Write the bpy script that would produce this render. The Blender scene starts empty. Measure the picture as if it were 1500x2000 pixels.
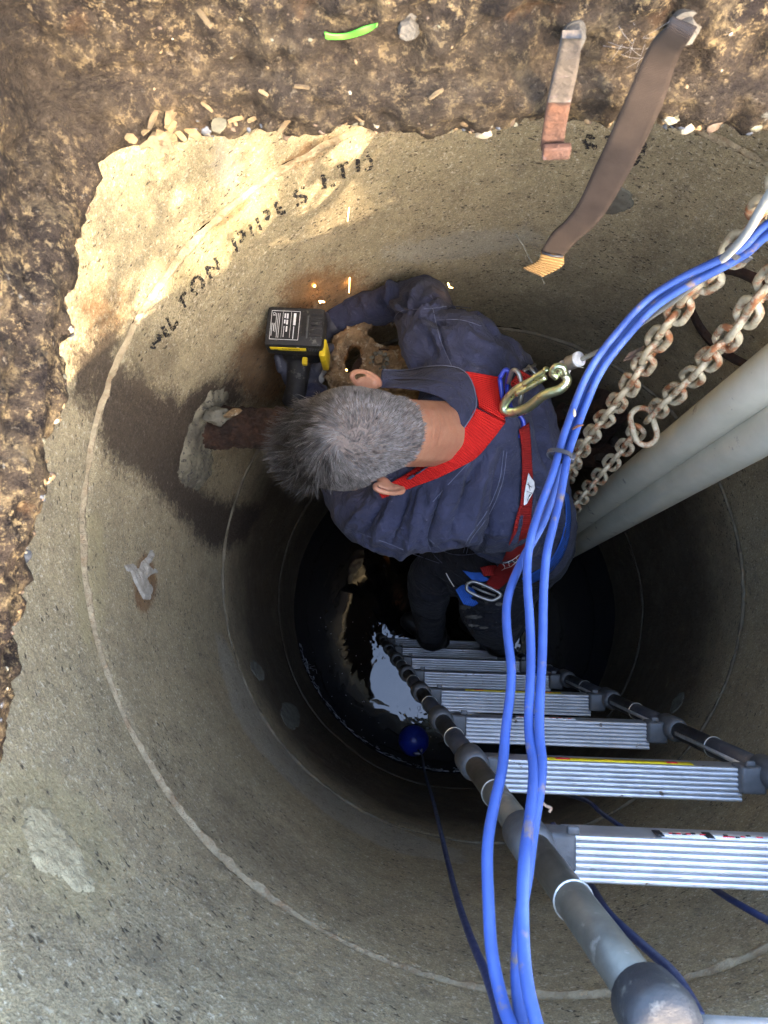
import bpy, bmesh, math, random
import numpy as np
from mathutils import Vector, Matrix, noise
from mathutils.bvhtree import BVHTree

random.seed(7); np.random.seed(7)
SC = bpy.context.scene
COL = SC.collection

# ------------------------------------------------------------------ camera, sky, sun, exposure
F = 1400.0                       # focal length in photograph pixels (photo 1500 x 2000)
BX, BY, BZ = Vector((.9993, 0, .0371)), Vector((.0080, .9765, -.2152)), Vector((-.0362, .2154, .9759))
CAMROT = Matrix((BX, BY, BZ))
cam = bpy.data.cameras.new('camera'); camo = bpy.data.objects.new('camera', cam); COL.objects.link(camo)
camo.matrix_world = CAMROT.to_4x4()
cam.sensor_fit = 'VERTICAL'; cam.sensor_height = 32; cam.sensor_width = 24
cam.lens = 32 * F / 2000; cam.clip_start = .02; cam.clip_end = 400
cam.dof.use_dof = True; cam.dof.focus_distance = 1.35; cam.dof.aperture_fstop = 16
SC.camera = camo

SUN_AZ, SUN_EL = math.radians(-56), math.radians(31)       # azimuth from +x, towards the sun
sdir = Vector((math.cos(SUN_AZ) * math.cos(SUN_EL), math.sin(SUN_AZ) * math.cos(SUN_EL), math.sin(SUN_EL)))
w = bpy.data.worlds.new('World'); SC.world = w; w.use_nodes = True
nt = w.node_tree; bg = nt.nodes['Background']
sky = nt.nodes.new('ShaderNodeTexSky'); sky.sky_type = 'NISHITA'; sky.sun_disc = False
sky.dust_density = 3.2; sky.sun_elevation = SUN_EL; sky.sun_rotation = math.atan2(sdir.x, sdir.y)
nt.links.new(sky.outputs[0], bg.inputs[0]); bg.inputs[1].default_value = .15
sl = bpy.data.lights.new('sun', 'SUN'); sl.energy = 2.0; sl.angle = math.radians(.5); sl.color = (1, .79, .54)
so = bpy.data.objects.new('sun', sl); COL.objects.link(so)
so.rotation_euler = sdir.to_track_quat('Z', 'Y').to_euler()
SC.view_settings.view_transform = 'Standard'; SC.view_settings.look = 'None'
SC.view_settings.gamma = 1; SC.view_settings.use_curve_mapping = False
SC.view_settings.exposure = 4.3
SC.cycles.use_denoising = True
SC.cycles.max_bounces = 10; SC.cycles.diffuse_bounces = 7; SC.cycles.glossy_bounces = 4

# ------------------------------------------------------------------ measuring helpers
AX = Vector((.1754, .2633)); R = .66
def ray(px, py):
    return CAMROT @ Vector((px - 750, -(py - 1000), -F))
def at(px, py, d):               # the point seen at photo pixel px, py at d metres below the camera
    r = ray(px, py); return r * (-d / r.z)
def wallpt(px, py, rad=R):
    r = ray(px, py); a = r.x**2 + r.y**2; b = -(r.x*AX.x + r.y*AX.y); c = AX.length_squared - rad*rad
    return r * ((-b + math.sqrt(b*b - a*c)) / a)
def wuv(px, py):                 # unrolled wall coordinates: arc length, height
    p = wallpt(px, py); return (R * math.atan2(p.y - AX.y, p.x - AX.x), p.z)
def cyl(s, z, rad=R):
    t = s / R; return Vector((AX.x + rad*math.cos(t), AX.y + rad*math.sin(t), z))
def fb(p, sc=1., o=4): return noise.fractal(Vector(p)*sc, 1., 2., o)

# ------------------------------------------------------------------ materials
def newmat(name):
    m = bpy.data.materials.new(name); m.use_nodes = True
    return m, m.node_tree, m.node_tree.nodes['Principled BSDF']
class NT:
    def __init__(s, nt): s.t = nt; s.pos = None
    def n(s, ty, **k):
        x = s.t.nodes.new(ty)
        for a, b in k.items(): setattr(x, a, b)
        return x
    def link(s, a, b): s.t.links.new(a, b)
    def P(s, stretch=None):
        if not s.pos: s.pos = s.n('ShaderNodeNewGeometry').outputs['Position']
        if stretch:
            m = s.n('ShaderNodeMapping'); m.inputs['Scale'].default_value = stretch; s.link(s.pos, m.inputs[0]); return m.outputs[0]
        return s.pos
    def noise(s, scale, detail=4, rough=.55, vec=None, dist=0):
        x = s.n('ShaderNodeTexNoise'); x.inputs['Scale'].default_value = scale; x.inputs['Detail'].default_value = detail
        x.inputs['Roughness'].default_value = rough; x.inputs['Distortion'].default_value = dist
        s.link(vec or s.P(), x.inputs['Vector']); return x.outputs['Fac']
    def voro(s, scale, vec=None, rnd=1, out='Distance'):
        x = s.n('ShaderNodeTexVoronoi'); x.inputs['Scale'].default_value = scale; x.inputs['Randomness'].default_value = rnd
        s.link(vec or s.P(), x.inputs['Vector']); return x.outputs[out]
    def ramp(s, v, a, b, lo=0., hi=1.):
        x = s.n('ShaderNodeMapRange'); x.clamp = True
        for i, q in enumerate((a, b, lo, hi)): x.inputs[i+1].default_value = q
        s.link(v, x.inputs[0]); return x.outputs[0]
    def math(s, op, a, b):
        x = s.n('ShaderNodeMath', operation=op)
        for i, q in enumerate((a, b)):
            if isinstance(q, (int, float)): x.inputs[i].default_value = q
            else: s.link(q, x.inputs[i])
        return x.outputs[0]
    def mix(s, f, a, b):
        x = s.n('ShaderNodeMix', data_type='RGBA')
        if isinstance(f, (int, float)): x.inputs[0].default_value = f
        else: s.link(f, x.inputs[0])
        for i, q in ((6, a), (7, b)):
            if isinstance(q, tuple): x.inputs[i].default_value = (*q, 1)
            else: s.link(q, x.inputs[i])
        return x.outputs[2]
    def attr(s, name): return s.n('ShaderNodeAttribute', attribute_name=name).outputs['Fac']
    def bump(s, h, dist, strength=1., prev=None):
        x = s.n('ShaderNodeBump'); x.inputs['Distance'].default_value = dist; x.inputs['Strength'].default_value = strength
        s.link(h, x.inputs['Height'])
        if prev: s.link(prev, x.inputs['Normal'])
        return x.outputs[0]

def mottle(name, c1, c2, scale=30, rough=.7, metal=0., bump=.001, c3=None, c3scale=60, c3thr=(.6, .7), stretch=None, spec=.5, rough2=None, bscale=None, coat=0):
    m, t, b = newmat(name); N = NT(t); v = N.P(stretch) if stretch else N.P()
    n1 = N.noise(scale, 6, .6, v)
    c = N.mix(N.ramp(n1, .35, .65), c1, c2)
    if c3: c = N.mix(N.ramp(N.noise(c3scale, 5, .65, v), *c3thr), c, c3)
    N.link(c, b.inputs['Base Color'])
    b.inputs['Metallic'].default_value = metal; b.inputs['Specular IOR Level'].default_value = spec
    N.link(N.ramp(N.noise(scale*1.7, 4), .3, .7, rough, rough2 if rough2 is not None else min(1, rough+.15)), b.inputs['Roughness'])
    if bump: N.link(N.bump(N.noise(bscale or scale*3, 5, .6, v), bump*1.5), b.inputs['Normal'])
    b.inputs['Coat Weight'].default_value = coat
    return m
def plain(name, c, rough=.6, metal=0., emit=0):
    m, t, b = newmat(name); N = NT(t)
    c2 = tuple(x*.72 for x in c)
    N.link(N.mix(N.ramp(N.noise(90, 5), .35, .7), c, c2), b.inputs['Base Color'])
    b.inputs['Roughness'].default_value = rough; b.inputs['Metallic'].default_value = metal
    if emit: b.inputs['Emission Color'].default_value = (*c, 1); b.inputs['Emission Strength'].default_value = emit
    return m

def concrete_mat():
    m, t, b = newmat('shaft_concrete'); N = NT(t)
    big = N.noise(5, 5, .6); mid = N.noise(26, 6, .65); grain = N.noise(420, 3, .7); grain2 = N.noise(170, 4, .7)
    c = N.mix(N.ramp(big, .35, .68), (.49, .41, .245), (.60, .50, .30))
    c = N.mix(N.ramp(mid, .4, .75), c, (.36, .305, .19))
    c = N.mix(N.ramp(grain, .40, .66, 0, .75), c, (.17, .145, .095))
    c = N.mix(N.ramp(N.noise(95, 5, .75), .50, .68, 0, .6), c, (.19, .16, .105))
    c = N.mix(N.ramp(grain2, .55, .68, 0, .85), c, (.72, .66, .50))
    # deeper rings are darker: damp dirt plus the shaft's shadow put into the colour
    grime_shade = N.attr('deep')
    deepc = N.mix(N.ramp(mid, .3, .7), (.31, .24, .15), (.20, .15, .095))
    c = N.mix(N.math('MINIMUM', N.math('MAXIMUM', N.math('ADD', N.ramp(big, .2, .8, -.28, .28), grime_shade), 0.), 1.), c, deepc)
    c = N.mix(N.ramp(N.math('ADD', grime_shade, N.ramp(big, .3, .7, -.12, .12)), .42, 1.0, 0, .85), c, N.mix(N.ramp(mid, .3, .7), (.085, .064, .040), (.050, .038, .024)))
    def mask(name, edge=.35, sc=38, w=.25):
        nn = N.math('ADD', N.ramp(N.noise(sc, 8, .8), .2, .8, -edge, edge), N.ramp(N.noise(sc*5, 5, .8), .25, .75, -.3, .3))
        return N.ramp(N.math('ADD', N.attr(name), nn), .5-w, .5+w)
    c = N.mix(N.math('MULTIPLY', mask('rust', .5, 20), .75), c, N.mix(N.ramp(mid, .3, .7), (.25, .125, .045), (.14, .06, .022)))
    c = N.mix(N.math('MULTIPLY', mask('tan', .8, 18, .3), .5), c, (.42, .36, .19))
    c = N.mix(N.math('MULTIPLY', mask('smear', .8, 22), .38), c, (.42, .41, .36))
    c = N.mix(N.math('MULTIPLY', mask('stain', .6, 22, .3), .88), c, N.mix(N.ramp(grain2, .35, .7), (.022, .014, .012), (.06, .042, .034)))
    c = N.mix(N.math('MULTIPLY', mask('brown', .9, 11, .45), .55), c, (.13, .105, .068))
    # small air holes in the cast face
    st0 = N.P((1, 1, 1.7)); wn = N.n('ShaderNodeTexNoise'); wn.inputs['Scale'].default_value = 130; N.link(st0, wn.inputs['Vector']); va = N.n('ShaderNodeVectorMath', operation='MULTIPLY_ADD'); va.inputs[1].default_value = (.014, .014, .014); N.link(wn.outputs['Color'], va.inputs[0]); N.link(st0, va.inputs[2]); st = va.outputs[0]
    v1 = N.voro(85, st); v2 = N.voro(42, st); patchy = N.noise(7, 3)
    thr = N.ramp(patchy, .35, .65, .12, .30)
    holes = N.math('LESS_THAN', v1, thr)
    h1 = N.ramp(N.math('SUBTRACT', thr, v1), -.02, .06)
    h2 = N.ramp(v2, .10, .20, 1, 0)
    keep = N.ramp(N.math('ADD', N.noise(55, 2), N.ramp(N.noise(6, 4, .7), .35, .65, -.07, .09)), .47, .55)
    hole = N.math('MULTIPLY', N.math('MAXIMUM', h1, h2), keep)
    c = N.mix(N.math('MULTIPLY', hole, .88), c, (.050, .042, .030))
    N.link(c, b.inputs['Base Color']); b.inputs['Roughness'].default_value = .85; b.inputs['Specular IOR Level'].default_value = .3
    nb = N.bump(N.ramp(hole, 0, 1, 1, 0), .0022, .9)
    nb = N.bump(grain2, .004, 1., nb); nb = N.bump(N.noise(95, 5, .75), .005, 1., nb); nb = N.bump(mid, .006, .8, nb)
    N.link(nb, b.inputs['Normal'])
    return m
def slab_mat():
    m, t, b = newmat('slab_concrete'); N = NT(t)
    big = N.noise(9, 6, .65, dist=.6); mid = N.noise(34, 7, .7); fine = N.noise(150, 5, .7); f2 = N.noise(75, 6, .75)
    c = N.mix(N.ramp(big, .38, .62), (.030, .022, .018), (.075, .056, .038))
    c = N.mix(N.ramp(mid, .5, .66), c, (.19, .14, .078))
    c = N.mix(N.ramp(f2, .49, .57, 0, .95), c, (.013, .010, .009))
    c = N.mix(N.ramp(N.noise(120, 6, .8), .53, .60, 0, .9), c, (.26, .19, .10))
    c = N.mix(N.ramp(N.noise(17, 7, .75, dist=.5), .50, .60, 0, .75), c, (.020, .016, .014))
    c = N.mix(N.ramp(N.noise(13, 6, .7), .56, .66, 0, .9), c, (.016, .013, .013))
    c = N.mix(N.ramp(N.noise(21, 5, .6), .63, .74, 0, .8), c, (.10, .055, .028))
    c = N.mix(N.ramp(fine, .60, .72, 0, .85), c, (.26, .21, .15))
    c = N.mix(N.ramp(N.noise(46, 4, .6), .70, .75, 0, .9), c, (.24, .23, .20))
    def near(pt, r0, r1, sc=(1, 1, 0)):
        vm = N.n('ShaderNodeVectorMath', operation='SUBTRACT'); N.link(N.P(), vm.inputs[0]); vm.inputs[1].default_value = pt
        vs_ = N.n('ShaderNodeVectorMath', operation='MULTIPLY'); N.link(vm.outputs[0], vs_.inputs[0]); vs_.inputs[1].default_value = sc
        vl = N.n('ShaderNodeVectorMath', operation='LENGTH'); N.link(vs_.outputs[0], vl.inputs[0])
        return N.ramp(N.math('ADD', vl.outputs['Value'], N.ramp(N.noise(30, 6, .75), .2, .8, -.045, .045)), r0, r1, 1, 0)
    corner_dark = N.mix(N.ramp(fine, .4, .65), (.012, .010, .010), (.035, .027, .022))
    c = N.mix(N.math('MULTIPLY', near((-.265, .42, 0), .018, .060), .85), c, corner_dark)  # darkens the slab along the inner corner of the opening
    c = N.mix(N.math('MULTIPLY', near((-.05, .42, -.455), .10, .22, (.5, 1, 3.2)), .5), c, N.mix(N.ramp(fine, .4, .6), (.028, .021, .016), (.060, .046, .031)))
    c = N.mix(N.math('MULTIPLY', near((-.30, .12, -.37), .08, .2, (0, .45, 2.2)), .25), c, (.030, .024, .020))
    N.link(c, b.inputs['Base Color']); b.inputs['Roughness'].default_value = .9; b.inputs['Specular IOR Level'].default_value = .08
    nb = N.bump(mid, .012, 1.); nb = N.bump(f2, .006, 1., nb); nb = N.bump(fine, .003, 1., nb); N.link(nb, b.inputs['Normal'])
    return m
def cloth_mat(name, c, c2, dust=(.17, .165, .185), amt=.5):
    m, t, b = newmat(name); N = NT(t)
    n1 = N.noise(11, 6, .65)
    cc = N.mix(N.ramp(n1, .35, .65), c, c2)
    cc = N.mix(N.ramp(N.noise(24, 8, .75, dist=.8), .60, .80, 0, amt), cc, dust)
    cc = N.mix(N.ramp(N.noise(160, 3), .70, .74, 0, .5), cc, dust)
    N.link(cc, b.inputs['Base Color']); b.inputs['Roughness'].default_value = .9; b.inputs['Specular IOR Level'].default_value = .2
    b.inputs['Sheen Weight'].default_value = .06; b.inputs['Sheen Roughness'].default_value = .5
    wv = N.noise(900, 2)
    nb = N.bump(N.noise(26, 4, .55, N.P((1, 1, 2.5)), 1.2), .012, .8); nb = N.bump(wv, .0006, .8, nb); N.link(nb, b.inputs['Normal'])
    return m
def skin_mat():
    m, t, b = newmat('skin'); N = NT(t)
    c = N.mix(N.ramp(N.noise(30, 5), .35, .65), (.36, .185, .112), (.31, .14, .082))
    c = N.mix(N.ramp(N.noise(260, 3), .5, .8, 0, .4), c, (.42, .23, .15))
    N.link(c, b.inputs['Base Color']); b.inputs['Roughness'].default_value = .5
    b.inputs['Subsurface Weight'].default_value = .12; b.inputs['Subsurface Radius'].default_value = (.012, .005, .003); b.inputs['Subsurface Scale'].default_value = .5
    N.link(N.bump(N.noise(420, 4), .0008, .6), b.inputs['Normal'])
    return m
def web_mat(name, c, c2, rib=900, ax=(1, 0, 0)):
    m, t, b = newmat(name); N = NT(t)
    uv = N.n('ShaderNodeUVMap').outputs[0]
    wv = N.n('ShaderNodeTexWave', wave_type='BANDS', bands_direction='X'); wv.inputs['Scale'].default_value = rib
    N.link(uv, wv.inputs['Vector'])
    cc = N.mix(N.ramp(N.noise(60, 4), .3, .7), c, c2)
    cc = N.mix(N.ramp(wv.outputs[0], 0, .5, .25, 0), cc, tuple(x*.35 for x in c2))
    N.link(cc, b.inputs['Base Color']); b.inputs['Roughness'].default_value = .8; b.inputs['Specular IOR Level'].default_value = .2
    N.link(N.bump(wv.outputs[0], .0012, 1.), b.inputs['Normal'])
    return m
def hair_mat():
    m, t, b = newmat('hair'); N = NT(t)
    c = N.mix(N.attr('tone'), (.012, .009, .007), (.25, .24, .235))
    N.link(c, b.inputs['Base Color']); b.inputs['Roughness'].default_value = .38; b.inputs['Specular IOR Level'].default_value = .6
    return m
def water_mat():
    m, t, b = newmat('dark_water'); N = NT(t)
    N.link(N.mix(N.ramp(N.noise(6), .4, .6), (.004, .005, .007), (.010, .009, .008)), b.inputs['Base Color'])
    b.inputs['Roughness'].default_value = .03; b.inputs['IOR'].default_value = 1.5
    N.link(N.bump(N.noise(5, 3, .5, dist=.7), .007, .35), b.inputs['Normal'])
    return m
def paint_mat():
    m, t, b = newmat('worn_black_paint'); N = NT(t)
    b.inputs['Base Color'].default_value = (.012, .012, .014, 1); b.inputs['Roughness'].default_value = .7
    tr = N.n('ShaderNodeBsdfTransparent'); mx = N.n('ShaderNodeMixShader'); out = t.nodes['Material Output']
    N.link(N.ramp(N.noise(210, 5, .7), .50, .57, 1, 0), mx.inputs[0])
    N.link(b.outputs[0], mx.inputs[1]); N.link(tr.outputs[0], mx.inputs[2])
    inv = N.math('SUBTRACT', 1., N.ramp(N.noise(210, 5, .7), .50, .57, 1, 0)); N.link(inv, mx.inputs[0])
    N.link(mx.outputs[0], out.inputs[0])
    return m
def chainmat():
    m, t, b = newmat('painted_chain'); N = NT(t)
    c = N.mix(N.ramp(N.noise(60, 4), .35, .6), (.50, .44, .30), (.36, .31, .20))
    r = N.ramp(N.noise(38, 6, .75), .50, .60)
    c = N.mix(r, c, N.mix(N.noise(120), (.42, .16, .05), (.14, .055, .03)))
    N.link(c, b.inputs['Base Color']); b.inputs['Roughness'].default_value = .6; b.inputs['Metallic'].default_value = .1
    N.link(N.bump(N.noise(150, 5), .0015), b.inputs['Normal']); return m

M = dict(
    wall=concrete_mat(), slab=slab_mat(), water=water_mat(), paint=paint_mat(), hair=hair_mat(), skin=skin_mat(), chain=chainmat(),
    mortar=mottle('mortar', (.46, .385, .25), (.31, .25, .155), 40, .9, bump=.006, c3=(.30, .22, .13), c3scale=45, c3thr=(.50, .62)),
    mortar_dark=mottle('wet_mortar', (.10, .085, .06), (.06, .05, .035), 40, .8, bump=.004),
    mortar_deep=mottle('damp_mortar', (.24, .205, .14), (.11, .09, .06), 18, .85, bump=.004, c3=(.26, .19, .10), c3scale=30, c3thr=(.6, .7)),
    render=mottle('cement_render', (.46, .40, .25), (.27, .23, .14), 60, .9, bump=.003, c3=(.10, .10, .08), c3scale=110, c3thr=(.60, .66)),
    render_dark=mottle('damp_cement', (.20, .195, .15), (.12, .11, .085), 30, .9, bump=.002, c3=(.05, .05, .04), c3scale=110, c3thr=(.60, .66)),
    render_dark2=mottle('stained_cement', (.21, .19, .13), (.09, .08, .058), 16, .9, bump=.004, c3=(.06, .055, .045), c3scale=100, c3thr=(.56, .62)),
    lime=mottle('white_splat', (.44, .41, .35), (.30, .28, .23), 60, .8, bump=.003),
    navy=cloth_mat('navy_cotton', (.042, .046, .084), (.025, .028, .051)),
    trousers=cloth_mat('dark_trousers', (.012, .012, .016), (.008, .008, .010), (.16, .15, .13), .45),
    thread=plain('seam_thread', (.12, .13, .19), .8),
    white_thread=plain('white_thread', (.75, .72, .68), .7),
    glove=mottle('glove_rubber', (.045, .048, .07), (.024, .025, .034), 40, .5, c3=(.09, .09, .10), c3scale=80),
    boot=mottle('boot_rubber', (.014, .014, .015), (.022, .021, .02), 30, .35, c3=(.10, .09, .07), c3scale=50, c3thr=(.62, .7)),
    red=web_mat('red_webbing', (.50, .014, .010), (.42, .011, .008), 16),
    redd=web_mat('dusty_red_webbing', (.28, .014, .011), (.21, .011, .009), 18),
    blue=web_mat('blue_webbing', (.035, .13, .52), (.025, .09, .38), 18),
    bplastic=mottle('blue_plastic', (.015, .035, .34), (.01, .028, .26), 60, .3, spec=.5, bump=.0003),
    cable=mottle('blue_cable_sheath', (.030, .066, .235), (.020, .045, .165), 16, .42, bump=.0006, c3=(.12, .09, .07), c3scale=48, c3thr=(.60, .70), rough2=.65, spec=.3),
    navycable=mottle('navy_cable_sheath', (.010, .016, .05), (.014, .02, .065), 40, .4, bump=.0004),
    rope=mottle('grey_coated_rope', (.26, .27, .25), (.20, .20, .18), 50, .5, bump=.0006),
    zinc=mottle('yellow_zinc', (.75, .72, .46), (.50, .64, .42), 55, .25, 1., bump=.0006, c3=(.55, .38, .40), c3scale=45),
    steel=mottle('dull_steel', (.42, .41, .38), (.30, .29, .26), 60, .38, .9, bump=.0005),
    alu=mottle('aluminium', (.60, .61, .63), (.48, .49, .51), 40, .30, .85, bump=.0003, c3=(.16, .11, .07), c3scale=60, c3thr=(.65, .69), stretch=(.6, 1, 1)),
    aluedge=plain('bright_aluminium', (.75, .77, .76), .3, .7),
    rail=mottle('anodised_rail', (.065, .068, .078), (.045, .047, .055), 30, .32, .5, bump=.0004, c3=(.16, .15, .13), c3scale=40, c3thr=(.6, .75)),
    rail2=mottle('grey_rail', (.135, .128, .105), (.085, .08, .066), 22, .36, .5, bump=.0004, c3=(.26, .25, .22), c3scale=34, c3thr=(.6, .75)),
    plastic=mottle('grey_plastic', (.085, .087, .09), (.055, .057, .06), 40, .4, bump=.0004),
    bplug=mottle('black_plastic', (.014, .014, .016), (.022, .021, .021), 50, .5, bump=.0006, c3=(.10, .095, .08), c3scale=75, c3thr=(.58, .68)),
    yellow=plain('yellow_sticker', (.80, .62, .02), .4),
    yplast=plain('yellow_plastic', (.70, .50, .02), .4),
    white=plain('white_sticker', (.78, .78, .76), .5),
    redsticker=plain('red_print', (.6, .02, .03), .5),
    black=plain('black_print', (.01, .01, .012), .5),
    pvc=mottle('grey_pvc', (.68, .64, .50), (.58, .55, .42), 12, .38, bump=.0005, c3=(.20, .165, .13), c3scale=28, c3thr=(.63, .72), rough2=.55),
    rust=mottle('flaking_rust', (.34, .23, .12), (.17, .11, .055), 45, .9, bump=.006, c3=(.42, .35, .24), c3scale=50, c3thr=(.56, .64)),
    rustd=mottle('dark_rust', (.055, .026, .015), (.028, .017, .012), 35, .85, bump=.006, c3=(.08, .036, .018), c3scale=30, c3thr=(.5, .7)),
    rusto=mottle('orange_rust', (.085, .032, .013), (.045, .019, .010), 30, .8, bump=.003, c3=(.10, .07, .07), c3scale=34, c3thr=(.58, .66)),
    hook=mottle('weathered_steel', (.060, .046, .033), (.035, .026, .020), 30, .8, .0, bump=.003, c3=(.07, .05, .045), c3scale=55, c3thr=(.52, .62)),
    galv=mottle('galvanised_bolt', (.060, .053, .042), (.032, .027, .021), 60, .75, 0, bump=.002, c3=(.18, .13, .09), c3scale=50),
    strap=web_mat('dirty_brown_webbing', (.046, .031, .022), (.026, .017, .012), 60),
    straptip=web_mat('tan_webbing', (.17, .10, .036), (.12, .07, .024), 23),
    wood=mottle('wood_chip', (.17, .115, .05), (.085, .055, .024), 80, .8, bump=.001, stretch=(1, 1, 3)),
    darkwood=mottle('dark_bark', (.055, .035, .022), (.03, .02, .013), 80, .85, bump=.001),
    leafgreen=plain('bright_green', (.06, .30, .02), .5),
    dryleaf=mottle('dry_leaf', (.26, .19, .13), (.17, .11, .08), 70, .8),
    shade_foliage=mottle('shade_leaf', (.05, .10, .03), (.08, .12, .03), 10, .6, bump=0),
    soil=mottle('soil', (.12, .09, .06), (.07, .055, .038), 3, .95, bump=.02, c3=(.06, .09, .03), c3scale=8),
    spark=plain('glowing_spark', (1., .50, .12), .5, 0, 3.5),
    web=plain('cobweb_thread', (.16, .16, .17), .6),
    dirt=mottle('dried_mud', (.10, .095, .08), (.045, .042, .038), 90, .8, bump=.001),
    scum=plain('water_scum', (.30, .31, .34), .5),
    eye=plain('eye_white', (.7, .68, .65), .2), lip=plain('lip', (.42, .17, .13), .5),
)
PEB = [mottle('pebble_%s' % a, c, tuple(x*.65 for x in c), 60, .6, bump=.001, c3=(.30, .19, .09), c3scale=40) for a, c in
       (('cream', (.27, .23, .16)), ('tan', (.15, .095, .042)), ('slate', (.05, .055, .065)), ('brown', (.075, .048, .028)), ('green', (.10, .09, .055)))]

# ------------------------------------------------------------------ mesh helpers
def mesh_obj(name, verts, faces, mat, parent=None, smooth=True, uvs=None):
    me = bpy.data.meshes.new(name)
    me.from_pydata([tuple(v) for v in verts], [], faces); me.update()
    if smooth: me.shade_smooth()
    if uvs is not None:
        ul = me.uv_layers.new(name='UVMap'); li = np.empty(len(me.loops), dtype=np.int32); me.loops.foreach_get('vertex_index', li)
        ul.data.foreach_set('uv', np.asarray(uvs, dtype=np.float32)[li].ravel())
    o = bpy.data.objects.new(name, me); COL.objects.link(o)
    if mat: me.materials.append(mat)
    if parent is not None: o.parent = parent; o.matrix_parent_inverse = Matrix.Translation(-parent.location)
    return o
def tag(o, label=None, cat=None, group=None, kind=None):
    if label: o['label'] = label
    if cat: o['category'] = cat
    if group: o['group'] = group
    if kind: o['kind'] = kind
    return o
def thing(name, label, cat, loc=(0, 0, 0), group=None):
    o = bpy.data.objects.new(name, None); COL.objects.link(o); o.location = loc; o.empty_display_size = .05
    return tag(o, label, cat, group)
def catmull(pts, n=8):
    P = [Vector(p) for p in pts]; P = [2*P[0]-P[1]] + P + [2*P[-1]-P[-2]]; out = []
    for i in range(1, len(P)-2):
        a, b, c, d = P[i-1:i+3]
        for k in range(n):
            t = k/n; out.append(.5*((2*b)+(c-a)*t+(2*a-5*b+4*c-d)*t*t+(3*b-a-3*c+d)*t**3))
    out.append(P[-2]); return out
def interp(vals, n):
    out = []
    for i in range(len(vals)-1):
        for k in range(n): out.append(vals[i]+(vals[i+1]-vals[i])*k/n)
    out.append(vals[-1]); return out
def tube_geo(path, rad, seg=10, cap=True, base=0, prof=None):
    path = [Vector(p) for p in path]
    rad = rad if isinstance(rad, (list, tuple)) else [rad]*len(path)
    vs, fs = [], []; up = None
    for i, p in enumerate(path):
        t = (path[min(i+1, len(path)-1)]-path[max(i-1, 0)]).normalized()
        if up is None: up = t.orthogonal().normalized()
        up = (up-up.dot(t)*t).normalized(); s = t.cross(up)
        for k in range(seg):
            a = 2*math.pi*k/seg; vs.append(p+(up*math.cos(a)+s*math.sin(a))*rad[i])
    for i in range(len(path)-1):
        for k in range(seg):
            a = base+i*seg+k; b = base+i*seg+(k+1) % seg; fs.append((a, b, b+seg, a+seg))
    if cap: fs.append(tuple(base+k for k in reversed(range(seg)))); n = base+(len(path)-1)*seg; fs.append(tuple(n+k for k in range(seg)))
    return vs, fs
def tube(name, path, rad, mat, parent=None, seg=10):
    v, f = tube_geo(path, rad, seg); return mesh_obj(name, v, f, mat, parent)
class Geo:
    def __init__(s): s.v = []; s.f = []
    def add(s, v, f):
        b = len(s.v); s.v += [Vector(x) for x in v]; s.f += [tuple(i+b for i in q) for q in f]; return s
    def tube(s, path, rad, seg=8): v, f = tube_geo(path, rad, seg); return s.add(v, f)
    def box(s, mtx, size, bev=0.):
        bm = bmesh.new(); bmesh.ops.create_cube(bm, size=1)
        for v in bm.verts: v.co = Vector((v.co.x*size[0], v.co.y*size[1], v.co.z*size[2]))
        if bev: bmesh.ops.bevel(bm, geom=bm.edges[:], offset=bev, segments=2, affect='EDGES', profile=.6)
        bm.verts.index_update(); s.add([mtx @ v.co for v in bm.verts], [[v.index for v in f.verts] for f in bm.faces]); bm.free(); return s
    def sph(s, c, r, sub=2, axes=None, noisy=0, seed=0):
        bm = bmesh.new(); bmesh.ops.create_icosphere(bm, subdivisions=sub, radius=1); bm.verts.index_update()
        out = []
        for v in bm.verts:
            q = v.co.copy()
            if noisy: q *= 1+noisy*noise.noise(q*1.6+Vector((seed, seed*2.3, 0)))
            if axes: p = axes[0]*q.x+axes[1]*q.y+axes[2]*q.z
            else: p = q*r
            out.append(Vector(c)+p)
        s.add(out, [[v.index for v in f.verts] for f in bm.faces]); bm.free(); return s
    def obj(s, name, mat, parent=None, smooth=True): return mesh_obj(name, s.v, s.f, mat, parent, smooth)
def frame(zdir, xhint=Vector((1, 0, 0)), loc=Vector((0, 0, 0))):
    z = Vector(zdir).normalized(); x = (Vector(xhint)-Vector(xhint).dot(z)*z).normalized(); y = z.cross(x)
    m = Matrix((x, y, z)).transposed().to_4x4(); m.translation = loc; return m
def autosmooth(o, ang=35):
    me = o.data; me.set_sharp_from_angle(angle=math.radians(ang)); return o
def hexgeo(m, r, h):
    v = [m @ Vector((r*math.cos(k*math.pi/3), r*math.sin(k*math.pi/3), 0)) for k in range(6)]
    v += [m @ Vector((r*math.cos(k*math.pi/3), r*math.sin(k*math.pi/3), h*.8)) for k in range(6)]
    v += [m @ Vector((r*.82*math.cos(k*math.pi/3), r*.82*math.sin(k*math.pi/3), h)) for k in range(6)]
    f = [(k, (k+1) % 6, (k+1) % 6+6, k+6) for k in range(6)]+[(k+6, (k+1) % 6+6, (k+1) % 6+12, k+12) for k in range(6)]+[tuple(range(12, 18))]
    return v, f

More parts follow.
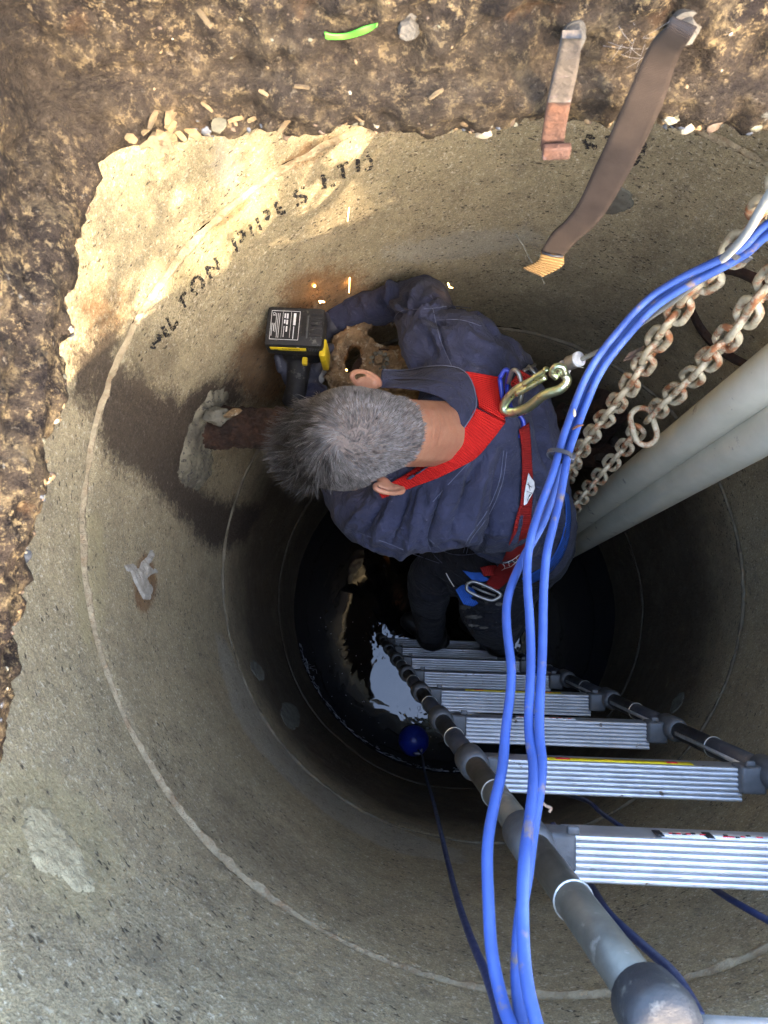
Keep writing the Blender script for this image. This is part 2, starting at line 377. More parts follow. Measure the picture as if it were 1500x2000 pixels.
# ------------------------------------------------------------------ polygons on the unrolled wall
def sdf_poly(S, Z, poly):
    d = np.full(S.shape, 1e9); ins = np.zeros(S.shape, bool); n = len(poly)
    for i in range(n):
        ax, ay = poly[i]; bx, by = poly[(i+1) % n]
        ex, ey = bx-ax, by-ay; wx, wy = S-ax, Z-ay
        t = np.clip((wx*ex+wy*ey)/(ex*ex+ey*ey+1e-12), 0, 1)
        d = np.minimum(d, (wx-ex*t)**2+(wy-ey*t)**2)
        c = ((ay <= Z) & (by > Z)) | ((by <= Z) & (ay > Z))
        with np.errstate(divide='ignore', invalid='ignore'):
            xi = ax+(Z-ay)/(by-ay if by != ay else 1e-9)*(bx-ax)
        ins ^= c & (S < xi)
    return np.where(ins, -1, 1)*np.sqrt(d)
def ell(cx, cy, rx, ry, n=16, a=0):
    return [(cx+rx*math.cos(t)*math.cos(a)-ry*math.sin(t)*math.sin(a), cy+rx*math.cos(t)*math.sin(a)+ry*math.sin(t)*math.cos(a)) for t in [2*math.pi*k/n for k in range(n)]]
MASKS = {
 'stain': [([(140, 670), (200, 650), (235, 640), (225, 700), (300, 740), (345, 800), (400, 745), (455, 735), (480, 780), (440, 800), (385, 830), (360, 930), (430, 975), (520, 990), (480, 1060), (410, 1080), (370, 1030), (290, 950), (200, 880), (175, 800), (140, 780)], .03),
           (ell(330, 790, 60, 18, a=.9), .03)],
 'rust': [(ell(640, 590, 95, 70), .05), (ell(195, 610, 45, 35), .05), (ell(510, 720, 60, 70), .05), (ell(285, 1140, 22, 55), .015), (ell(600, 300, 60, 14, a=-.5), .015), (ell(460, 410, 60, 8, a=-.8), .01)],  # first ellipse a brown zone, second paints in the sunlit corner's orange, rest rust
 'tan': [(ell(110, 1660, 110, 150, a=-.6), .03), (ell(60, 1540, 50, 40), .03), (ell(175, 1130, 30, 140), .02), (ell(430, 480, 130, 30, a=-.7), .03)],
 'smear': [([(420, 1240), (440, 1250), (520, 1400), (620, 1520), (760, 1610), (900, 1660), (900, 1690), (740, 1650), (600, 1560), (480, 1430)], .02), (ell(900, 480, 160, 26, a=-.12), .03), (ell(440, 330, 25, 60, a=-.2), .02)],
 'brown': [(ell(200, 1850, 260, 90, a=.15), .16), (ell(480, 1640, 200, 60, a=.7), .12), (ell(1200, 620, 260, 60, a=.1), .14), ([(1290, 420), (1320, 440), (1180, 640), (1120, 640)], .06), (ell(620, 690, 120, 60), .12), (ell(290, 700, 60, 50), .04)],
}
def wall_r(t, z):
    return R+noise.fractal(Vector((math.cos(t)*3, math.sin(t)*3, z*4.5)), 1, 2, 3)*.0035
def wall_grid(z1, z0, nz, ns, name, deepf, label, parent=None):
    s = np.linspace(-math.pi*R, math.pi*R, ns, endpoint=False); z = np.linspace(z1, z0, nz)
    S, Z = np.meshgrid(s, z); vs = np.empty((nz, ns, 3))
    for i in range(nz):
        edge = min(abs(z[i]-z1), abs(z[i]-z0))
        for j in range(ns):
            t = s[j]/R; c, sn = math.cos(t), math.sin(t)
            n = noise.fractal(Vector((c*3, sn*3, z[i]*4.5)), 1, 2, 3)*.0035
            lip = (.006*max(0, 1-edge/.012))*(1+.8*noise.noise(Vector((c*20, sn*20, z[i]*3))))
            r = R+n+lip
            vs[i, j] = (AX.x+r*c, AX.y+r*sn, z[i])
    f = [(i*ns+j, (i+1)*ns+j, (i+1)*ns+(j+1) % ns, i*ns+(j+1) % ns) for i in range(nz-1) for j in range(ns)]
    o = mesh_obj(name, vs.reshape(-1, 3).tolist(), f, M['wall'])
    me = o.data
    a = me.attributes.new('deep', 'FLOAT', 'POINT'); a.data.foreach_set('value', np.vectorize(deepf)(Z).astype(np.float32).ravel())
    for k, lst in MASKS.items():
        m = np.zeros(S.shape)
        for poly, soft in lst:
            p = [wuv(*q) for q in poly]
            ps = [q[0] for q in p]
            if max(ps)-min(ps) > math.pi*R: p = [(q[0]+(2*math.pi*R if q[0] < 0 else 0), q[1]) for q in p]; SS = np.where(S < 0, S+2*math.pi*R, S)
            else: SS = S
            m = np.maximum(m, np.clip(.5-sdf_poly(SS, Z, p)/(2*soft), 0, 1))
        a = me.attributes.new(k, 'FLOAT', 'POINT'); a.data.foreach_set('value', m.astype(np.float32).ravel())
    return tag(o, label, 'concrete ring', kind='structure')

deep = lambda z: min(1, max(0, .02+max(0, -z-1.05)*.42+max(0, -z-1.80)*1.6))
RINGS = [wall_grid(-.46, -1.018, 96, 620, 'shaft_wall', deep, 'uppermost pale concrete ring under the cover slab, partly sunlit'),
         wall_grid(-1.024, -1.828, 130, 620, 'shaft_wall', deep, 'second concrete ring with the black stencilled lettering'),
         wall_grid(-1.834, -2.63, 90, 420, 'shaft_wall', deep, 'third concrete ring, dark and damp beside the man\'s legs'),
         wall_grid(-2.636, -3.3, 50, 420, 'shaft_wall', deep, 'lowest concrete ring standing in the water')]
# mortar in the joints
def joint(z, h, ring, mat, proud=.004, seed=0, smooth=True):
    n = 900; vs, fs = [], []
    for j in range(n):
        t = 2*math.pi*j/n; c, s = math.cos(t), math.sin(t)
        hh = h*max(.18, .62+.75*noise.fractal(Vector((c*9+seed, s*9, 0)), 1, 2, 4)+.3*noise.noise(Vector((c*60, s*60, seed)))); zo = z+h*.35*noise.noise(Vector((c*5, s*5, seed+3)))
        hh *= (1+1.1*max(0, c-.1)) if seed == 5 else 1
        pr = proud*(.7+.8*noise.fractal(Vector((c*24, s*24, seed)), 1, 2, 3))
        for k, (dz, dr) in enumerate(((-1, -.006), (-.6, pr), (0, pr*1.2), (.6, pr), (1, -.006))):
            jit = .0012*noise.noise(Vector((c*150, s*150, k*3)))
            vs.append((AX.x+(R-dr+jit)*c, AX.y+(R-dr+jit)*s, zo+dz*hh+jit))
        for k in range(4):
            a = j*5+k; b = ((j+1) % n)*5+k; fs.append((a, a+1, b+1, b))
    return mesh_obj('mortar_joint', vs, fs, mat, ring)
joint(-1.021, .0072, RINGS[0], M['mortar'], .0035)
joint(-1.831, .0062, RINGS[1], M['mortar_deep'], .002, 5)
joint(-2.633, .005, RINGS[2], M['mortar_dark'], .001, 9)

def wall_patch(name, polypx, thick, mat, ring, seed=0, step=.0025, jag=.006, label=None, bump=.0015):
    p = [wuv(*q) for q in polypx]
    if max(q[0] for q in p)-min(q[0] for q in p) > math.pi*R: p = [(q[0]+(2*math.pi*R if q[0] < 0 else 0), q[1]) for q in p]
    s0, s1 = min(q[0] for q in p)-.02, max(q[0] for q in p)+.02; z0, z1 = min(q[1] for q in p)-.02, max(q[1] for q in p)+.02
    ss = np.arange(s0, s1, step); zz = np.arange(z0, z1, step); S, Z = np.meshgrid(ss, zz); D = sdf_poly(S, Z, p)
    idx = {}; vs = []; fs = []
    for i in range(len(zz)):
        for j in range(len(ss)):
            d = D[i, j]+jag*noise.fractal(Vector((ss[j]*45, zz[i]*45, seed)), 1, 2, 4)
            D[i, j] = d
            if d < step:
                h = thick*min(1, max(0, -d/(thick*1.6)))+(bump*noise.fractal(Vector((ss[j]*60, zz[i]*60, seed+9)), 1, 2, 3) if d < 0 else 0)
                idx[i, j] = len(vs); vs.append(cyl(ss[j], zz[i], wall_r(ss[j]/R, zz[i])+(.0015+d if d >= 0 else -h)))
    for (i, j), a in idx.items():
        if (i+1, j) in idx and (i, j+1) in idx and (i+1, j+1) in idx: fs.append((a, idx[i, j+1], idx[i+1, j+1], idx[i+1, j]))
    return mesh_obj(name, vs, fs, mat, ring)
wall_patch('cement_patch', [(40, 1575), (90, 1572), (140, 1640), (165, 1700), (185, 1745), (150, 1740), (80, 1700), (50, 1650)], .003, M['render'], RINGS[0], 1, jag=.008)
wall_patch('cement_patch', ell(1190, 388, 50, 29, a=.1), .002, M['render_dark'], RINGS[1], 2)
wall_patch('cement_collar', [(352, 900), (365, 850), (385, 800), (410, 765), (438, 757), (446, 775), (430, 790), (415, 820), (408, 860), (412, 890), (405, 930), (385, 960), (358, 945), (346, 925)], .014, M['render_dark2'], RINGS[1], 3, jag=.009, bump=.004)
wall_patch('white_splat', [(262, 1100), (285, 1120), (300, 1150), (296, 1172), (282, 1170), (268, 1145), (258, 1125), (245, 1105)], .004, M['lime'], RINGS[1], 4, jag=.007)
wall_patch('mortar_lump', [(248, 1092), (275, 1108), (286, 1085), (300, 1072), (303, 1085), (292, 1104), (310, 1118), (285, 1128), (275, 1138), (268, 1118)], .014, M['lime'], RINGS[1], 5, step=.0025, jag=.006, bump=.004)
wall_patch('cement_patch', ell(503, 1310, 9, 22, a=-.5), .002, M['render_dark'], RINGS[2], 6)
wall_patch('cement_patch', ell(567, 1398, 16, 28, a=-.4), .002, M['render_dark'], RINGS[2], 7)
wall_patch('cement_patch', ell(1322, 1372, 8, 24, a=.5), .002, M['render_dark'], RINGS[2], 8)
wall_patch('cement_patch', [(1340, 600), (1420, 470), (1480, 420), (1500, 430), (1470, 500), (1400, 640)], .001, M['render_dark'], RINGS[1], 12, jag=.03) if False else None

# ------------------------------------------------------------------ stencilled lettering on the wall: HAMILTON PIPES LTD, worn
def paint_strokes(strokes, wpx, ring, name='stencil_letter'):
    vs, fs = [], []
    for st in strokes:
        pts = catmull([Vector((x, y, 0)) for x, y in st], 5) if len(st) > 2 else [Vector((*st[0], 0)).lerp(Vector((*st[1], 0)), k/6) for k in range(7)]
        b = len(vs)
        for i, p in enumerate(pts):
            t = (pts[min(i+1, len(pts)-1)]-pts[max(i-1, 0)]).normalized(); n = Vector((-t.y, t.x, 0))
            wd = wpx*.5*(.7+.6*random.random())
            for sgn in (-1, 1):
                q = p+n*wd*sgn+Vector((random.uniform(-.6, .6), random.uniform(-.6, .6), 0)); w0 = wallpt(q.x, q.y); t_ = math.atan2(w0.y-AX.y, w0.x-AX.x); vs.append(wallpt(q.x, q.y, wall_r(t_, w0.z)-.0022))
        for i in range(len(pts)-1): fs.append((b+2*i, b+2*i+1, b+2*i+3, b+2*i+2))
    return mesh_obj(name, vs, fs, M['paint'], ring)
def c5(x, y): return (280+x*.30667, 280+y*.30667)     # close-up coordinates
LET = [
 [[(95, 1215), (110, 1270)], [(85, 1240), (125, 1225)], [(40, 1300), (80, 1302)], [(60, 1280), (95, 1260)]],     # faded A
 [[(112, 1170), (150, 1230)], [(128, 1165), (158, 1222)]],                                                      # I
 [[(148, 1108), (186, 1190)], [(186, 1190), (198, 1170), (222, 1130)]],                                          # L
 [[(268, 945), (240, 985), (226, 1012)], [(245, 985), (268, 1045)]],                                             # T
 [[(335, 850), (310, 895), (312, 935), (345, 965)], [(340, 845), (370, 865), (382, 890), (376, 925)]],            # O
 [[(432, 860), (415, 825), (398, 786)], [(398, 786), (440, 796), (485, 792)], [(480, 780), (466, 752), (455, 730)]],                      # N
 [[(570, 605), (585, 650), (600, 695)], [(568, 645), (592, 640)]],                                               # faded P stem
 [[(598, 580), (630, 562), (642, 585), (635, 615), (610, 628)]],                                                # P bowl
 [[(676, 515), (698, 595)]],                                                                                     # I
 [[(722, 475), (750, 555)]],                                                                                     # P stem
 [[(762, 440), (795, 435), (798, 465), (780, 492)]],                                                            # P bowl
 [[(838, 385), (850, 415), (864, 446)], [(840, 386), (858, 378)], [(850, 416), (882, 405)], [(868, 448), (908, 436)]],                                  # E
 [[(1026, 284), (1004, 280)], [(985, 296), (964, 316), (970, 340), (1000, 336), (1036, 344), (1030, 368), (1006, 384)], [(975, 396), (992, 388)]],  # S
 [[(1140, 198), (1148, 245), (1160, 290)], [(1150, 200), (1158, 245)], [(1195, 278), (1222, 262)]],                # L
 [[(1235, 152), (1305, 122)], [(1265, 140), (1278, 225)]],                                                       # T
 [[(1362, 100), (1370, 185)], [(1365, 100), (1372, 150)]],                                                       # D stem
 [[(1425, 75), (1450, 110), (1450, 150), (1412, 172)]],                                                         # D bowl
]
for L in LET:
    g = [[c5(*p) for p in st] for st in L]
    paint_strokes(g, 6.2, RINGS[0] if g[0][0][1] < 0 else RINGS[1])
def c2(x, y): return (750+x*.5, y*.5)
for L in ([[(790, 530), (830, 540)], [(800, 560), (830, 580)]], [[(870, 530), (925, 620), (960, 650)], [(905, 600), (960, 560), (1010, 580)]],
          [[(950, 600), (975, 640), (1000, 605)], [(960, 545), (1015, 560), (1010, 600)]], [[(780, 545), (800, 585)]]):
    paint_strokes([[c2(*p) for p in st] for st in L], 9, RINGS[1])

# ------------------------------------------------------------------ cover slab with the access opening
def U(px, py): p = at(px, py, .5); return Vector((p.x, p.y))
edgepx = [(-60, 1900), (-30, 1650), (0, 1480), (22, 1400), (38, 1330), (45, 1230), (62, 1150), (70, 1090), (92, 1010), (112, 950), (122, 880), (134, 790), (142, 720), (138, 690), (158, 660), (156, 600), (160, 540), (158, 480), (176, 440), (180, 410), (200, 370), (203, 335), (222, 312), (255, 300), (285, 298), (320, 294), (368, 282), (372, 270), (430, 268), (505, 262), (560, 274), (610, 266), (660, 252), (700, 250), (740, 256), (800, 262), (860, 268), (900, 262), (950, 268), (1000, 258), (1050, 252), (1120, 248), (1180, 258), (1230, 240), (1300, 262), (1345, 266), (1400, 258), (1450, 264), (1500, 256), (1600, 258)]
edge = [U(*p) for p in edgepx]
XR, YN = .80, -.37
edge = edge + [Vector((XR-.03, edge[-1].y)), Vector((XR, edge[-1].y-.04)), Vector((XR, 0)), Vector((XR, YN+.05)), Vector((XR-.05, YN)), Vector((0, YN)), Vector((-.25, YN)), Vector((-.30, YN+.05))]
ring = []
for i in range(len(edge)):
    a, b = edge[i], edge[(i+1) % len(edge)]; L = (b-a).length; st = .0045 if i < 49 else .03
    for k in range(max(1, int(L/st))): ring.append(a.lerp(b, k/max(1, int(L/st))))
nr = len(ring); area_c = Vector((.2, .03))
prof = []     # (outward offset, z)
for k in range(12): prof.append((.75*(1-k/12)**2+.012*(1-k/12), -.497+.0*k))
for k in range(3): prof.append((.006-.002*k, -.498+.002*k))
for k in range(34): prof.append((0-.006*min(1, k/6)+(.0), -.492+k*.004))      # lower lip, then the recess
nlip = 15
for i in range(len(prof)):
    if i >= nlip+11: prof[i] = (prof[i][0]+.016, prof[i][1])
for k in range(14): prof.append((.004+.014*(k+1)+.10*(k/13)**2, -.352+.002*min(k, 2)))
prof.append((1.6, -.347)); prof.append((1.6, -.52)); prof.append((1.5, -.52))
nrm = []
for i in range(nr):
    t = (ring[(i+6) % nr]-ring[(i-6) % nr]); n = Vector((t.y, -t.x)).normalized()
    if n.dot(ring[i]-area_c) < 0: n = -n
    nrm.append(n)
for _ in range(14): nrm = [((nrm[i-1]+nrm[i]*2+nrm[(i+1) % nr])/4).normalized() for i in range(nr)]
vs = []; fs = []
for j, (o_, z) in enumerate(prof):
    for i in range(nr):
        if o_ > .3:
            dr = (ring[i]-area_c).normalized(); q = ring[i]+dr*o_; p = Vector((q.x, q.y, z))
        else:
            # towards the top of the slab the opening is straighter than its broken lower edge
            rg = ring[i]; cdist = (rg-Vector((-.262, .415))).length
            wq = math.exp(-(cdist/.13)**2)*max(0, min(1, (j-nlip-2)/9))
            if wq > .01:
                c0_ = Vector((.1, .1)); dv = rg-c0_; k_ = min((-.276-c0_.x)/dv.x if dv.x < -1e-6 else 9, (.430-c0_.y)/dv.y if dv.y > 1e-6 else 9); rg = rg.lerp(c0_+dv*k_, wq)
            q = rg+nrm[i]*o_; p = Vector((q.x, q.y, z))
            # shift the whole row up-and-out so the face stays vertical
            d = .011*noise.fractal(p*13, 1, 2, 5)+.0075*max(-.4, noise.fractal(p*48, 1, 2, 5))
            if nlip-4 <= j <= nlip+3: d += .004*noise.fractal(Vector((p.x*90, p.y*90, 3)), 1, 2, 3)
            p += Vector((nrm[i].x, nrm[i].y, 0))*d+Vector((0, 0, .004*noise.fractal(p*40+Vector((5, 5, 5)), 1, 2, 3)))
        vs.append(p)
for j in range(len(prof)-1):
    for i in range(nr):
        a = j*nr+i; b = j*nr+(i+1) % nr; fs.append((a, b, b+nr, a+nr))
SLAB = mesh_obj('cover_slab', vs, fs, M['slab'])
bm = bmesh.new(); bm.from_mesh(SLAB.data); bmesh.ops.recalc_face_normals(bm, faces=bm.faces); bm.to_mesh(SLAB.data); bm.free(); SLAB.data.shade_smooth()
tag(SLAB, 'broken-edged dirty brown concrete cover slab around the access opening', 'cover slab', kind='structure')
slabbvh = BVHTree.FromObject(SLAB, bpy.context.evaluated_depsgraph_get())
def onslab(px, py, off=0.):
    r = ray(px, py).normalized(); h = slabbvh.ray_cast(Vector((0, 0, 0)), r)
    if h[0] is None: p = at(px, py, .45); return p, Vector((0, -1, 0))
    n = h[1] if h[1].dot(r) < 0 else -h[1]
    return h[0]-r*off, n
# exposed stones at the broken edge (embedded in the slab)
def pebble(px, py, rpx, m, parent, flat=.7, emb=0., name='pebble'):
    for _ in range(8):
        if slabbvh.ray_cast(Vector((0, 0, 0)), ray(px, py).normalized())[0] is not None: break
        if px < 200: px -= 4
        else: py -= 4
    p, n = onslab(px, py, emb); r = rpx*p.length/F*.95
    rx, ry, rz = (Vector((random.gauss(0, 1), random.gauss(0, 1), random.gauss(0, 1))).normalized() for _ in range(3))
    fr = frame(n, rx); ax = [fr.to_3x3() @ Vector(v) for v in ((r*1.15, 0, 0), (0, r*.85, 0), (0, 0, r*flat))]
    return Geo().sph(p, 1, 3, ax, .35, random.random()*50).obj(name, m, parent)
pebs = [(944, 261, 21, 0), (736, 248, 11, 0), (405, 265, 17, 2), (856, 265, 6, 1), (905, 250, 10, 1), (700, 240, 12, 1), (820, 232, 12, 4), (1040, 246, 12, 1), (985, 254, 8, 1), (1310, 246, 17, 0), (1345, 256, 13, 0), (1275, 242, 12, 4), (1360, 246, 9, 1), (1395, 247, 14, 3), (1230, 250, 10, 1),
        (560, 268, 9, 3), (610, 258, 8, 3), (540, 262, 7, 1), (755, 250, 9, 3), (1000, 248, 9, 3), (915, 210, 5, 0), (965, 214, 5, 0), (767, 228, 4, 0), (1430, 255, 12, 3), (1475, 252, 12, 4), (180, 408, 9, 3), (157, 470, 7, 1), (155, 640, 7, 3), (138, 700, 7, 4), (148, 655, 8, 2),
        (95, 972, 15, 2), (63, 1086, 14, 2), (108, 930, 11, 3), (50, 1180, 10, 1), (42, 1205, 9, 3), (128, 820, 8, 1), (118, 900, 10, 1), (85, 1040, 10, 3), (30, 1350, 9, 1), (12, 1430, 10, 1), (145, 590, 8, 1), (800, 245, 8, 4), (650, 248, 7, 1), (470, 258, 7, 3), (1150, 240, 9, 3), (1190, 246, 9, 1), (880, 258, 7, 4), (1325, 236, 10, 4), (1290, 256, 8, 1), (135, 740, 8, 3), (70, 1130, 8, 4), (20, 1390, 8, 3)]
for px, py, r_, k in pebs: pebble(px-(9 if px < 200 else 0), py-(random.uniform(-2, 14) if px > 200 and r_ < 18 else 0), r_*random.uniform(.45, 1.1), PEB[k], SLAB, .55, emb=-.0035 if r_ < 13 else -.002)
for k in range(60):
    px = random.uniform(380, 1490); pebble(px, 250+random.gauss(0, 8), random.uniform(2, 6), PEB[random.choice((1, 3, 4, 3, 2))], SLAB, .6, emb=-.001)
for k in range(40):
    t_ = random.random(); px = (160-160*max(0, (t_-.15)/.85)**1.1)-10; pebble(px+random.gauss(0, 5), 440+1000*t_, random.uniform(2, 6), PEB[random.choice((1, 3, 4, 3, 2, 0))], SLAB, .6, emb=-.001)
for k in range(26):   # small embedded chips over the face
    px = random.uniform(230, 1480); py = random.uniform(20, 245)
    pebble(px, py, random.uniform(1.8, 4), PEB[random.choice((0, 0, 1, 3, 4))], SLAB, .5, name='pebble')
# bolts through the slab face
def bolt(px, py, r_, h, mat, parent, washer=1.5):
    p, n = onslab(px, py); n = Vector((-.02, -1, .25)).normalized(); m = frame(n, Vector((1, 0, .3)), p-n*.004)
    g = Geo(); b = hexgeo(m, r_, h); g.add(*b)
    a = [m @ Vector((r_*washer*math.cos(k*math.pi/12), r_*washer*math.sin(k*math.pi/12), z)) for z in (0, .006) for k in range(24)]
    g.add(a, [(k, (k+1) % 24, (k+1) % 24+24, k+24) for k in range(24)]+[tuple(range(24, 48))])
    return autosmooth(g.obj('bolt', mat, parent))
bolt(797, 50, .0072, .012, M['galv'], SLAB, 1.25)
bolt(1122, 62, .0070, .018, M['galv'], SLAB, 1.1)
bolt(1337, 52, .0080, .016, M['galv'], SLAB, 1.35)

# flat steel hook hanging from the middle bolt
def ribbon(name, A, B, mat, parent=None, thick=.002, nu=5, usc=1., offs=None):
    """sheet between two polylines of points, with thickness"""
    A = [Vector(p) for p in A]; B = [Vector(p) for p in B]; n = len(A); vs, uv = [], []; L = 0
    for i in range(n):
        if i: L += ((A[i]+B[i])/2-(A[i-1]+B[i-1])/2).length
        for k in range(nu+1): vs.append(A[i].lerp(B[i], k/nu)); uv.append((L*usc, k/nu*.05*usc))
    nn = []
    for i in range(n):
        t = ((A[min(i+1, n-1)]+B[min(i+1, n-1)])-(A[max(i-1, 0)]+B[max(i-1, 0)])); nn.append(t.cross(B[i]-A[i]).normalized())
    m = len(vs)
    for i in range(n):
        for k in range(nu+1): vs.append(vs[i*(nu+1)+k]-nn[i]*thick*(1 if nn[i].dot(vs[i*(nu+1)+k]) > 0 else -1)*-1); uv.append(uv[i*(nu+1)+k])
    fs = []; w_ = nu+1
    for i in range(n-1):
        for k in range(nu):
            a = i*w_+k; fs += [(a, a+1, a+w_+1, a+w_), (m+a, m+a+w_, m+a+w_+1, m+a+1)]
        a = i*w_; fs += [(a, a+w_, m+a+w_, m+a)]; a = i*w_+nu; fs += [(a, m+a, m+a+w_, a+w_)]
    fs += [tuple(range(w_))+tuple(m+k for k in reversed(range(w_)))]; a = (n-1)*w_; fs += [tuple(a+k for k in reversed(range(w_)))+tuple(m+a+k for k in range(w_))]
    return mesh_obj(name, vs, fs, mat, parent, uvs=uv)
hk = thing('steel_hook', 'short flat rusty steel hook hanging from the bolt over the broken edge', 'hook', onslab(1122, 62)[0])
A = catmull([at(1098, 75, .372), at(1086, 130, .40), at(1070, 200, .44), at(1060, 260, .475), at(1057, 295, .495)], 6)
B = catmull([at(1136, 75, .372), at(1130, 130, .40), at(1115, 200, .44), at(1104, 260, .475), at(1101, 290, .495)], 6)
ribbon('shank', A[:13], B[:13], M['hook'], hk, .005)
ribbon('rusty_end', A[12:], B[12:], M['rusto'], hk, .0051)
g = Geo(); p = at(1087, 296, .487); m = frame(BZ, BX, p); g.box(m, (.0215, .007, .011), .002); g.obj('hook_lip', M['rusto'], hk)
# long webbing strap
st = thing('webbing_strap', 'long brown dirty webbing strap with a tan folded tip, bolted to the slab', 'strap', onslab(1335, 52)[0])
A = catmull([at(1312, 30, .362), at(1300, 55, .366), at(1263, 100, .39), at(1220, 200, .43), at(1165, 320, .50), at(1122, 410, .56), at(1080, 455, .60), at(1057, 492, .63)], 8)
B = catmull([at(1362, 52, .362), at(1345, 80, .366), at(1322, 120, .39), at(1290, 215, .43), at(1228, 340, .50), at(1172, 430, .56), at(1128, 470, .60), at(1100, 500, .63)], 8)
A = [p+BZ*.002*noise.noise(p*30) for p in A]
ribbon('webbing', A, B, M['strap'], st, .0022, 6, 4.5)
A = catmull([at(1057, 490, .631), at(1050, 510, .641), at(1020, 524, .650)], 8); B = catmull([at(1101, 499, .631), at(1098, 520, .641), at(1060, 541, .652)], 8)
ribbon('tan_tip', A, B, M['straptip'], st, .0026, 6, 4.5)
tube('stitching', [at(1058, 493, .626), at(1080, 500, .626), at(1100, 501, .626)], .0012, M['black'], st, 6)

# debris on the slab edge
def chip(px, py, lpx, wpx, ang, mat, name, label, cat, group, bend=.07):
    p, n = onslab(px, py, .003); s = p.length/F; L, W = lpx*s, wpx*s
    dx = (BX*math.cos(ang)+BY*math.sin(ang)); fr = frame(n*.5+BZ, dx, p).to_3x3()
    vs, fs = [], []; nseg = 6; sd = random.random()*9
    for i in range(nseg+1):
        u = i/nseg-.5; ww = W*(1-abs(u*1.6)**3*.6)*(1+.3*noise.noise(Vector((u*5, sd, 0))))
        for dz in (0, .0016):
            for sgn in (-1, 1): vs.append(p+fr @ Vector((u*L, sgn*ww/2+bend*L*(.25-u*u), dz+L*bend*.4*math.cos(u*3))))
    for i in range(nseg):
        a = i*4; fs += [(a, a+1, a+5, a+4), (a+2, a+6, a+7, a+3), (a, a+4, a+6, a+2), (a+1, a+3, a+7, a+5)]
    fs += [(0, 2, 3, 1), (nseg*4, nseg*4+1, nseg*4+3, nseg*4+2)]
    o = mesh_obj(name, vs, fs, mat, smooth=False); return tag(o, label, cat, group)
G1 = 'wood chips heaped on the slab corner'
for k in range(22):
    px = 300+random.gauss(35, 26); py = 262+random.gauss(0, 17)
    if not (255 < px < 385): continue
    chip(px, min(292, py), random.uniform(16, 44), random.uniform(6, 15), random.uniform(-1.6, 1.6), M['wood'], 'wood_chip', 'pale wood chip in the heap on the slab corner', 'wood chip', G1)
for px, py, l, a, lb in ((562, 240, 46, .9, 'long split splinter standing on the edge of the slab'), (515, 183, 18, -.6, 'tiny splinter left of the white pebble'), (590, 172, 26, -.2, 'thin pale splinter in the middle of the slab face'), (405, 210, 26, -.8, 'dark splinter above the wood chip heap'),
                         (852, 186, 30, .7, 'small brown leaf stalk on the slab below the left bolt'), (492, 235, 15, .5, 'short pale splinter right of the slate stone'), (460, 235, 26, .4, 'bent yellow chip beside the slate stone'), (395, 32, 52, -1.0, 'grey straw lying on the upper slab')):
    chip(px, py, l, 6 if l < 40 else 8, a, M['wood'], 'splinter', lb, 'splinter', None)
chip(428, 246, 26, 22, 1.2, PEB[4], 'bark_piece', 'olive bark piece above the slate stone', 'bark', None)
# green curved strip
p0 = [onslab(x, y, .006)[0] for x, y in ((634, 64), (650, 68), (675, 66), (700, 58), (720, 50), (735, 45))]
p1 = [onslab(x, y, .006)[0] for x, y in ((636, 76), (652, 78), (678, 76), (702, 70), (722, 62), (733, 53))]
o = ribbon('green_strip', catmull(p0, 4), catmull(p1, 4), M['leafgreen'], None, .0015); tag(o, 'bright green curved plastic strip lying on the slab', 'plastic strip')
# cobweb near the strap bolt
g = Geo()
for k in range(26):
    a = onslab(1250+random.gauss(0, 30), 90+random.gauss(0, 26), .004)[0]; b = onslab(1250+random.gauss(0, 34), 90+random.gauss(0, 30), .006)[0]
    if (a-b).length < .03: g.tube([a, (a+b)/2+Vector((0, 0, -.001)), b], .00010, 3)
tag(g.obj('cobweb', M['web']), 'torn white cobweb on the slab beside the strap bolt', 'cobweb', kind='stuff')

# ground around the slab
gv = []; gf = []
for k in range(64):
    a = 2*math.pi*k/64
    for rr in (1.35, 6, 60, 250): gv.append((.2+rr*math.cos(a), .03+rr*math.sin(a), -.352 if rr < 2 else -.355))
for k in range(64):
    for j in range(3): a = k*4+j; b = ((k+1) % 64)*4+j; gf.append((a, a+1, b+1, b))
tag(mesh_obj('ground', gv, gf, M['soil']), 'brown soil around the slab', kind='structure')
# unseen shrub added beside the opening to shade the slab and shape the sun patch
sh = thing('shade_shrub', 'dense green shrub added out of view to shade the slab faces', 'shrub', (.7, -1.9, -.352))
g = Geo(); g.tube([(.7, -1.95, -.36), (.65, -1.8, .2), (.5, -1.5, .7), (.3, -1.2, 1.1)], [.04, .035, .025, .012], 8)
for k in range(7):
    a = Vector((.6, -1.7, .4)); b = Vector((random.uniform(-.7, 1.3), random.uniform(-1.5, -.7), random.uniform(.3, 1.6))); g.tube([a, (a+b)/2+Vector((0, 0, .1)), b], [.018, .012, .005], 6)
g.obj('stem', M['darkwood'], sh)
vs, fs = [], []
def shade_leaf(c, sz):
    n = Vector((random.gauss(0, 1), random.gauss(0, 1), random.gauss(0, 1))).normalized(); f_ = frame(n, Vector((random.random(), random.random(), random.random())), c); b = len(vs)
    for x, y, z in ((-1, 0, 0), (-.3, .45, .1), (.5, .35, .05), (1, 0, -.1), (.5, -.35, .05), (-.3, -.45, .1)): vs.append(f_ @ Vector((x*sz, y*sz, z*sz)))
    fs.append(tuple(range(b, b+6)))
SHRUB_N = 900
for k in range(SHRUB_N):
    t = random.random(); s_ = random.uniform(-.95, 1.45)
    # crown hangs in a band on the sun side; its lower skirt follows the opening
    back = random.uniform(.25, .60); y = YN-back
    low = .20+back*.60+.05*noise.noise(Vector((s_*4, y*3, 1)))
    z = low+abs(random.gauss(0, .4))
    if z > 1.1: continue
    shade_leaf(Vector((s_+back*.62, y, z)), random.uniform(.025, .05))
